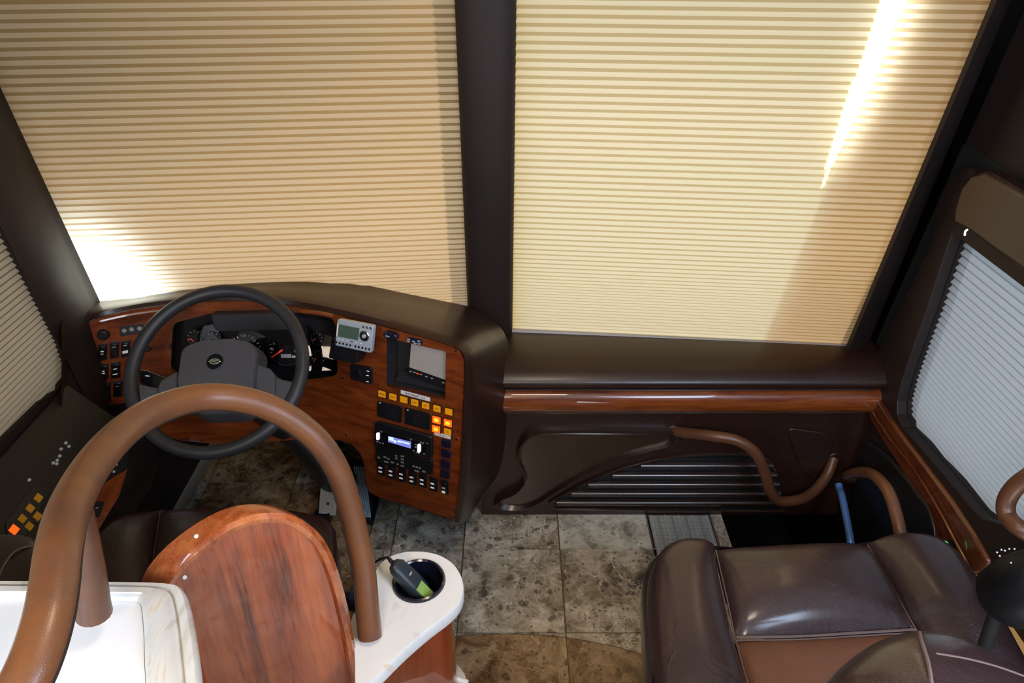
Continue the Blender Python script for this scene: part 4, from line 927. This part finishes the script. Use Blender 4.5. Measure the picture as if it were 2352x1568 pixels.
for q in ((217, 1172), (192, 1206)):
    o = t.part('rocker_switch', sp_(CP, rnd(rect(*q, 30, 36, -.1, -.3), 4), 0, .006), M['black'], bevel=.002); t.part('legend', sp_(CP, rect(q[0] + 2, q[1] - 3, 7, 2, -.2), .006, .007), M['grey'], o, smooth=False)
for q in ((130, 1058), (121, 1064), (139, 1032), (150, 1018), (157, 1026), (66, 1103), (129, 1066), (136, 1048)):
    P = CP.hit(*q); b = NB(); disc(b, P, CP.n, .0035, .004, 10); t.part('push_button', b, M['silver'])
def dia(px, py, s): return [(px - s * .15, py - s), (px + s, py - s * .1), (px + s * .15, py + s), (px - s, py + s * .1)]
for q in ((86, 1145), (67, 1169), (49, 1193), (84, 1187), (65, 1210)): t.part('warning_lamp', sp_(CP, dia(*q, 11.5), 0, .005), M['ambdim'], smooth=False, label='amber lens')
t.part('warning_lamp', sp_(CP, dia(30, 1218, 13), 0, .005), M['lit'], smooth=False, label='lit red-orange lens')

# ------------------------------------------------------------------ soft pads for seats
def pad_(bot, topc, Z, bulge, nx=20, ny=16, pw=4, drop=0.0, fn=None):
    """bot and topc are two matching curves (outlines at height Z); the pad swells between them"""
    B_ = catmull([on_z(a, c_, Z(a, c_) if callable(Z) else Z) for a, c_ in bot], 6); T_ = catmull([on_z(a, c_, Z(a, c_) if callable(Z) else Z) for a, c_ in topc], 6)
    n = min(len(B_), len(T_)); rows = []
    for j in range(ny + 1):
        k = j / ny; r = []
        for i in range(n):
            s_ = i / (n - 1); h = bulge * ((1 - abs(2 * k - 1) ** pw) ** .5) * ((1 - abs(2 * s_ - 1) ** pw) ** .5) - drop * 0
            P = B_[i] * (1 - k) + T_[i] * k; r.append(P + V((0, 0, h)))
        rows.append(r)
    bm = NB(); grid(bm, rows); return bm
# passenger seat
S = Thing('passenger_armchair', 'brown leather passenger seat with padded bolsters, at the lower right', 'seat', (.62, .95, 0))
SZ = .475
S.part('front_bolster', pad_([(1640, 1262), (1760, 1262), (1890, 1256), (1990, 1250)], [(1688, 1466), (1820, 1464), (1960, 1456), (2104, 1448)], SZ, .060, pw=2.2), M['seat'])
S.part('side_bolster', pad_([(1612, 1252), (1535, 1262), (1496, 1305), (1485, 1380), (1489, 1460), (1503, 1600), (1515, 1680)], [(1643, 1262), (1646, 1290), (1652, 1330), (1662, 1380), (1682, 1460), (1725, 1600), (1750, 1680)], SZ, .062, pw=2.3), M['seat'])
S.part('side_bolster', pad_([(1988, 1252), (2030, 1320), (2080, 1410), (2108, 1450), (2180, 1600)], [(2060, 1238), (2170, 1262), (2262, 1372), (2318, 1465), (2400, 1600)], SZ, .068, pw=2.3), M['seat'])
S.part('seat_insert', pad_([(1690, 1470), (1830, 1468), (1970, 1460), (2110, 1452)], [(1760, 1700), (1880, 1700), (2040, 1700), (2200, 1700)], SZ - .004, .022), M['seatin'], label='lighter tan-brown insert')
def skirt(px, Z0, Z1, ins=.0):
    P = catmull([on_z(a, c_, Z0) for a, c_ in px], 5); c = sum(P, V()) / len(P)
    bm = NB(); rows = [[p + (c - p) * s_ + V((0, 0, dz)) for p in P + [P[0]]] for s_, dz in ((.02, .004), (-.015, -.015), (-.02, -.04), (-.01, -.10), (.05, -.13), (.12, Z1 - Z0))]
    grid(bm, rows); W = [v_ for v_ in bm.verts]; return bm
S.part('cushion_side', skirt([(1484, 1360), (1488, 1305), (1520, 1264), (1600, 1252), (1760, 1262), (1890, 1256), (1985, 1246), (2070, 1236), (2170, 1262), (2262, 1372), (2330, 1480), (2360, 1600), (2200, 1720), (1800, 1720), (1520, 1700), (1492, 1500)], SZ, .30), M['seat'])
def seam(pts, Z, r=.0022, m=M['seam'], nm='seam', th=None, dz=0):
    b = NB(); tube(b, catmull([on_z(a, c_, Z) + V((0, 0, dz)) for a, c_ in pts], 6), r, 6); (th or S).part(nm, b, m)
for dx in (-4, 3):
    seam([(1641 + dx, 1262), (1652 + dx, 1310), (1668 + dx, 1380), (1686 + dx, 1466), (1712 + dx, 1560), (1740 + dx, 1640)], SZ + .006, .0018)
    seam([(1990 + dx, 1252), (2032 + dx, 1320), (2078 + dx, 1405), (2104 + dx, 1450)], SZ + .006, .0018)
seam([(1690, 1463), (1830, 1461), (1970, 1453), (2104, 1445)], SZ + .008, .0030); seam([(1690, 1470), (1830, 1468), (1970, 1460), (2104, 1452)], SZ + .008, .0016)
b = NB(); box2(b, (.42, .72, .05), (.88, 1.0, .36)); S.part('pedestal', b, M['black'], bevel=.02)
b = NB(); box2(b, (.38, .70, .0), (.92, 1.04, .05)); S.part('base', b, M['black'], bevel=.006)
# backrest top, nearest the camera
bc = [(1840, 1760), (1855, 1670), (1880, 1600), (1915, 1548), (1955, 1512), (2010, 1476), (2065, 1456), (2115, 1448), (2180, 1456), (2250, 1482), (2320, 1520), (2400, 1580), (2440, 1640), (2480, 1760)]
T_ = catmull([on_t(a, c_, .84) for a, c_ in bc], 5); cen = on_t(2160, 1650, .74)
b = NB(); rows = []
for k, h in ((0, -.10), (0, -.02), (.05, .005), (.14, .022), (.30, .036), (.55, .044), (.8, .046), (1, .047)):
    rows.append([p * (1 - k) + cen * k + V((0, 0, .0)) + (CAM - p).normalized() * h for p in T_])
grid(b, rows); S.part('backrest', b, M['seat'])
def bseam(pts, r=.0022): b = NB(); tube(b, catmull([on_t(a, c_, tt) for a, c_, tt in pts], 6), r, 6); S.part('seam', b, M['seam'])
bseam([(2112, 1452, .825), (2118, 1475, .795), (2132, 1520, .765), (2140, 1568, .745), (2145, 1620, .735)])
bseam([(2150, 1500, .775), (2220, 1512, .772), (2290, 1530, .78), (2352, 1552, .785)], .0011)
b = NB(); bk = T_[::4]; prism(b, [V((p.x, p.y - .01, .34)) for p in (on_t(1960, 1560, .9), on_t(2100, 1500, .9), on_t(2330, 1560, .9))] + [V((.80, .36, .34)), V((.50, .36, .34))], [V((p.x, p.y - .02, .88)) for p in (on_t(1990, 1580, .86), on_t(2110, 1540, .86), on_t(2280, 1600, .86))] + [V((.66, .30, .88)), V((.46, .30, .88))]); S.part('backrest_core', b, M['seat'], bevel=.02)
# driver seat
S2 = Thing('driver_armchair', 'dark brown leather driver seat cushion behind the arched wood panel', 'seat', (-.68, 1.0, 0))
DZ = .46
S2.part('cushion_centre', pad_([(368, 1172), (440, 1168), (520, 1167), (600, 1168)], [(330, 1480), (430, 1480), (530, 1480), (640, 1480)], DZ, .035), M['dseat'])
S2.part('side_bolster', pad_([(214, 1262), (235, 1212), (290, 1182), (370, 1172)], [(150, 1480), (200, 1480), (260, 1480), (332, 1480)], DZ, .042, pw=3), M['dseat'])
S2.part('side_bolster', pad_([(600, 1168), (680, 1174), (745, 1190), (772, 1220)], [(640, 1480), (690, 1480), (740, 1480), (790, 1480)], DZ, .038, pw=3), M['dseat'])
for dx in (0, 6): seam([(368 + dx, 1172), (360 + dx, 1230), (350 + dx, 1300), (338 + dx, 1400)], DZ + .006, .0014, M['seam'], th=S2)
seam([(600, 1169), (615, 1240), (630, 1340)], DZ + .006, .0014, M['seam'], th=S2)
P = [on_z(a, c_, DZ) for a, c_ in ((210, 1290), (235, 1214), (290, 1184), (370, 1174), (600, 1170), (745, 1192), (770, 1225), (785, 1440), (180, 1440))]
b = NB(); prism(b, [p - V((0, 0, .12)) for p in P], [p + V((0, 0, .003)) for p in P]); S2.part('cushion_side', b, M['dseat'], bevel=.02)
b = NB(); box2(b, (-.85, .80, .0), (-.50, 1.10, .35)); S2.part('pedestal', b, M['black'], bevel=.01)
P = on_t(813, 1372, 1.35); b = NB(); disc(b, P, V((1, -.2, .1)), .028, .02, 22); S2.part('recliner_knob', b, mat('blue_black_plastic', (.02, .03, .07), .15, coat=.5), bevel=.003); b = NB(); tube(b, [P, P + V((-.16, .02, -.05))], .012, 8); S2.part('recliner_shaft', b, M['black'])
ar_ = catmull([on_z(-60, 1260, .74), on_z(-20, 1240, .74), on_z(20, 1236, .74), on_z(70, 1240, .74), on_z(118, 1262, .74), on_z(150, 1330, .74), on_z(160, 1420, .74)], 5)
cen = on_z(20, 1430, .74); b = NB(); rows = []
for k, h in ((-.02, -.10), (0, -.03), (.0, 0), (.06, .022), (.2, .034), (.5, .04), (1, .042)): rows.append([p * (1 - k) + cen * k + V((0, 0, h)) for p in ar_])
grid(b, rows); S2.part('armrest', b, M['dseat'])
b = NB(); tube(b, catmull([on_z(-10, 1350, .78), on_z(8, 1300, .78), (on_z(40, 1262, .78)), on_z(90, 1252, .77)], 5), .0018, 6); S2.part('seam', b, M['seam'])
b = NB(); c_ = sum(ar_, V()) / len(ar_); box(b, (c_.x - .0, c_.y - .08, .52), (.08, .10, .30)); S2.part('armrest_post', b, M['black'], bevel=.01)

# ------------------------------------------------------------------ arched wooden partition
an = V((.50, -.86, .02)); p0 = V((-.27, .765, .67)); AP = Plane(p0, an)
t = Thing('arched_partition', 'glossy red-brown wood partition panel with an arched top, behind the driver seat', 'partition', (-.38, .71, .0))
inn = [(812, 1568), (818, 1700), (420, 1700), (380, 1420), (394, 1345), (420, 1302), (462, 1262), (515, 1224), (565, 1200), (610, 1192), (655, 1196), (692, 1216), (722, 1246), (745, 1290), (764, 1345), (778, 1400), (790, 1455), (800, 1510)]
inn_ = [tuple(p)[:2] for p in catmull([V((a, c, 0)) for a, c in inn], 3, True)]
t.part('panel', sp_(AP, inn_, -.012, 0), M['woodarch'], label='figured wood panel')
arch = inn[2:] + [inn[0], inn[1]]
ac_ = [AP.hit(*q) for q in arch[1:]]
pth = catmull(ac_, 6); b = NB(); cc = sum(pth, V()) / len(pth); rows = [[], [], [], [], [], []]; BKV = V((-.86, .46, -.20)).normalized()
for i, p in enumerate(pth):
    tg = (pth[min(i + 1, len(pth) - 1)] - pth[max(i - 1, 0)]).normalized(); o_ = tg.cross(an.normalized()).normalized()
    if o_.dot(p - cc) < 0: o_ = -o_
    for r, (oo, dd) in zip(rows, ((-.004, .002), (.0, .008), (.008, .010), (.014, .004), (.016, -.010), (.018, -.034))): r.append(p + o_ * oo + (an.normalized() * dd if dd > 0 else BKV * -dd))
grid(b, rows); t.part('edge_band', b, wood('arch_edge_veneer', (.16, .028, .008), (.40, .088, .020), (.56, .17, .045), (6, 6, 2), fig=6), label='paler bent-wood edge band')
for q in ((421, 1311), (447, 1217)):
    P = AP.hit(*q) + an.normalized() * .012; b = NB(); disc(b, P, an + V((0, 0, .4)), .0028, .002, 8); t.part('screw_cap', b, M['paper'])
b = NB(); q = [AP.hit(*z) for z in ((800, 1568), (440, 1568))]; box2(b, (q[1].x, min(q[0].y, q[1].y) - .0, .39), (q[1].x + .05, min(q[0].y, q[1].y) + .03, .60)); t.part('foot', b, M['woodcab'])

# ------------------------------------------------------------------ stone shelf with the cup holder
KZ = .67
kc = [(806, 1428), (828, 1388), (850, 1345), (866, 1306), (886, 1284), (915, 1271), (955, 1266), (1000, 1272), (1035, 1290), (1056, 1318), (1063, 1348), (1056, 1378), (1030, 1406), (985, 1440), (930, 1487), (878, 1538), (850, 1568), (820, 1610), (815, 1500)]
t = Thing('side_console', 'white stone shelf with a cup holder on a curved wood cabinet, centre bottom', 'console', (-.2, .85, .39))
out_ = catmull([on_z(a, c, KZ) for a, c in kc], 4, True); c = sum(out_, V()) / len(out_)
hc = on_z(962, 1334, KZ); hr = .0435
vs, fs = cdt([(p.x, p.y) for p in out_], [[(hc.x + math.cos(2 * math.pi * i / 32) * hr, hc.y + math.sin(2 * math.pi * i / 32) * hr) for i in range(32)]])
b = NB(); A = [b.verts.new((x, y_, KZ)) for x, y_ in vs]
for f in fs: b.faces.new([A[i] for i in f])
n = len(out_); prev = [b.verts.new(p) for p in out_]
for s_, dz in ((1.012, -.002), (1.022, -.008), (1.024, -.018), (1.018, -.027), (1.0, -.032), (.9, -.032)):
    cur = [b.verts.new(c + (p - c) * s_ + V((0, 0, dz))) for p in out_]
    for i in range(n): b.faces.new((prev[i], prev[(i + 1) % n], cur[(i + 1) % n], cur[i]))
    prev = cur
bmesh.ops.remove_doubles(b, verts=b.verts, dist=1e-5); t.part('stone_top', b, M['stone'], label='white veined stone top')
cab = [p + (c - p).normalized() * .022 for p in out_]
b = NB(); grid(b, [[V((p.x, p.y, z_)) for p in cab + [cab[0]]] for z_ in (.391, .5, KZ - .03)]); t.part('cabinet', b, M['woodcab'], label='glossy red-brown curved cabinet')
b = NB(); lathe(b, hc, V((0, 0, 1)), [(.0, -.07), (.036, -.07), (.040, -.066), (.0425, -.002), (.0430, .004), (.0455, .0065), (.0485, .005), (.050, .0005), (.046, .0)], 36); t.part('cup_holder', b, mat('blue_black_cup', (.008, .009, .022), .18, coat=.5), label='black cup holder')
# power adapter in the cup
A = on_z(906, 1290, KZ + .022); B = on_z(985, 1360, KZ + .0)
A = on_t(902, 1292, 1.315); B = on_t(972, 1362, 1.335)
t = Thing('power_adapter', 'black power adapter with a green end resting in the cup holder', 'adapter', (hc.x, hc.y, KZ))
d = (B - A).normalized(); s_ = d.cross(V((0, 0, 1))).normalized(); u_ = s_.cross(d).normalized(); Lg = (B - A).length; rows = []
for k, w_, h_ in ((0, .004, .004), (.03, .011, .008), (.12, .0155, .011), (.3, .018, .013), (.6, .019, .014), (.95, .018, .013), (1, .015, .010)):
    c0 = A + d * Lg * k; rows.append([c0 + s_ * math.copysign(abs(math.cos(a)) ** .6, math.cos(a)) * w_ + u_ * math.copysign(abs(math.sin(a)) ** .6, math.sin(a)) * h_ for a in [2 * math.pi * i / 20 for i in range(21)]])
b = NB(); grid(b, rows); b.faces.new([b.verts.new(p) for p in rows[-1][:-1]]); bmesh.ops.remove_doubles(b, verts=b.verts, dist=1e-6); t.part('body', b, M['adapter'])
rot = Matrix((d, s_, u_)).transposed()
b = NB(); box(b, A + d * Lg * .5 - s_ * .014 - u_ * .003, (Lg * .75, .012, .016), rot); t.part('side_grip', b, M['blacksoft'], bevel=.004)
b = NB(); box(b, A + d * (Lg * .93) + s_ * .0 - s_ * -.004 + u_ * .010, (.034, .022, .010), rot); t.part('green_tab', b, M['green'], bevel=.001, label='green translucent end')
b = NB(); box(b, A + d * Lg * .42 + u_ * .0142, (.003, .009, .0006), rot); t.part('legend', b, M['grey'])
b = NB(); tube(b, catmull([A + d * .003, A - d * .012 + V((0, 0, .002)), on_z(868, 1287, KZ + .01), on_z(850, 1300, KZ + .0), on_z(828, 1330, KZ - .04), on_z(812, 1350, KZ - .12)], 6), .0022, 8); t.part('cord', b, M['black'])
b = NB()
for i in range(4): tube(b, [A - d * (.002 + i * .003), A - d * (.0035 + i * .003)], .0045 - i * .0005, 10)
t.part('strain_relief', b, M['black'])

# ------------------------------------------------------------------ left stone counter
CZ = 1.0
t = Thing('side_counter', 'white stone counter with a raised veined rim, at the lower left', 'counter', (-.7, .4, .39))
def cz(px, py, z=CZ): return on_z(px, py, z)
o1 = [V((-1.11, .20, CZ)), V((-1.11, .6235, CZ)), cz(-80, 1334), cz(300, 1337), cz(395, 1341), cz(418, 1352), cz(430, 1380), cz(442, 1440), cz(452, 1510), cz(458, 1568), cz(466, 1680), cz(468, 1800), V((-.33, .20, CZ))]
def inset(L, d):
    c = sum(L, V()) / len(L); out = []
    n = len(L)
    for i in range(n):
        a = (L[i] - L[i - 1]).normalized(); b_ = (L[(i + 1) % n] - L[i]).normalized(); tg = (a + b_).normalized(); nn = V((-tg.y, tg.x, 0))
        if nn.dot(c - L[i]) < 0: nn = -nn
        out.append(L[i] + nn * d / max(.5, math.sqrt((1 + a.dot(b_)) / 2)))
    return out
i1 = [V((-1.07, .25, CZ)), V((-1.07, .592, CZ)), cz(-80, 1372), cz(290, 1374), cz(312, 1376), cz(319, 1382), cz(322, 1394), cz(326, 1440), cz(328, 1510), cz(331, 1568), cz(336, 1680), cz(340, 1790), V((-.43, .25, CZ))]
o1b, i1b = catmull(o1, 3, True), catmull(i1, 3, True)
b = NB(); prof = [(.10, -.03), (-.01, -.022), (-.03, -.010), (.0, -.002), (.06, .002), (.22, .002), (.28, -.004), (.34, .002), (.48, .006), (.80, .006), (.95, .0), (1, -.008)]
loops = [[b.verts.new(p.lerp(q_, dd) + V((0, 0, dz))) for p, q_ in zip(o1b, i1b)] for dd, dz in prof]; n = len(o1b)
for i in range(len(loops) - 1):
    for j in range(n): b.faces.new((loops[i][j], loops[i][(j + 1) % n], loops[i + 1][(j + 1) % n], loops[i + 1][j]))
t.part('stone_rim', b, M['stonerim'], label='veined stone rim with a rounded bead')
b = NB(); prism(b, [p + V((0, 0, -.02)) for p in i1b], [p + V((0, 0, -.0065)) for p in i1b]); t.part('counter_panel', b, M['tray'], smooth=False, label='bright white inner panel')
b = NB(); q = inset(o1, .02); prism(b, [V((p.x, p.y, .391)) for p in q], [p + V((0, 0, -.021)) for p in q]); t.part('cabinet', b, M['woodcab'], smooth=False)

# ------------------------------------------------------------------ big leather grab rail
t = Thing('grab_rail', 'large tan leather wrapped grab rail arching over the driver seat', 'rail', on_z(858, 1446, KZ))
rp_ = [(850, 1462, 1.232), (842, 1380, 1.228), (834, 1300, 1.225), (818, 1225, 1.215), (800, 1150, 1.20), (775, 1080, 1.18), (735, 1018, 1.155), (680, 970, 1.13), (610, 933, 1.10), (530, 914, 1.065), (450, 915, 1.03), (370, 938, .98), (300, 978, .925), (240, 1035, .86), (190, 1105, .79), (155, 1180, .725), (136, 1260, .675), (126, 1340, .645), (112, 1420, .62), (88, 1500, .60), (58, 1568, .585), (10, 1650, .57), (-60, 1740, .56)]
pth = catmull([on_t(*q) for q in rp_], 6)
b = NB(); tube(b, pth, .0205, 20); t.part('rail_tube', b, M['rail'])
# stitched seam along the inner underside
b = NB(); sm = []
for i, p in enumerate(pth):
    tg = (pth[min(i + 1, len(pth) - 1)] - pth[max(i - 1, 0)]).normalized(); tocam = (CAM - p).normalized(); side = tg.cross(tocam).normalized()
    ctr = on_t(480, 1250, .9); side = side if side.dot(ctr - p) > 0 else -side
    sm.append(p + (side * .90 + tocam * .44).normalized() * .0205)
tube(b, sm, .0018, 6); t.part('seam', b, M['seamdark'])
lg = catmull([on_t(175, 1180, .775), on_t(190, 1250, .80), on_t(203, 1320, .825), on_t(212, 1385, .845), on_t(216, 1408, .853)], 5)
b = NB(); tube(b, lg, [.017 + .003 * i / (len(lg) - 1) for i in range(len(lg))], 18); t.part('support_leg', b, M['raildark'], label='short brown leg standing on the counter')
b = NB(); off = V((-.006, -.012, 0)); tube(b, [lg[i] + (CAM - lg[i]).normalized() * .0185 + V((-.004, 0, 0)) for i in range(len(lg) // 2, len(lg))], .0016, 6); t.part('seam', b, M['seamdark'])
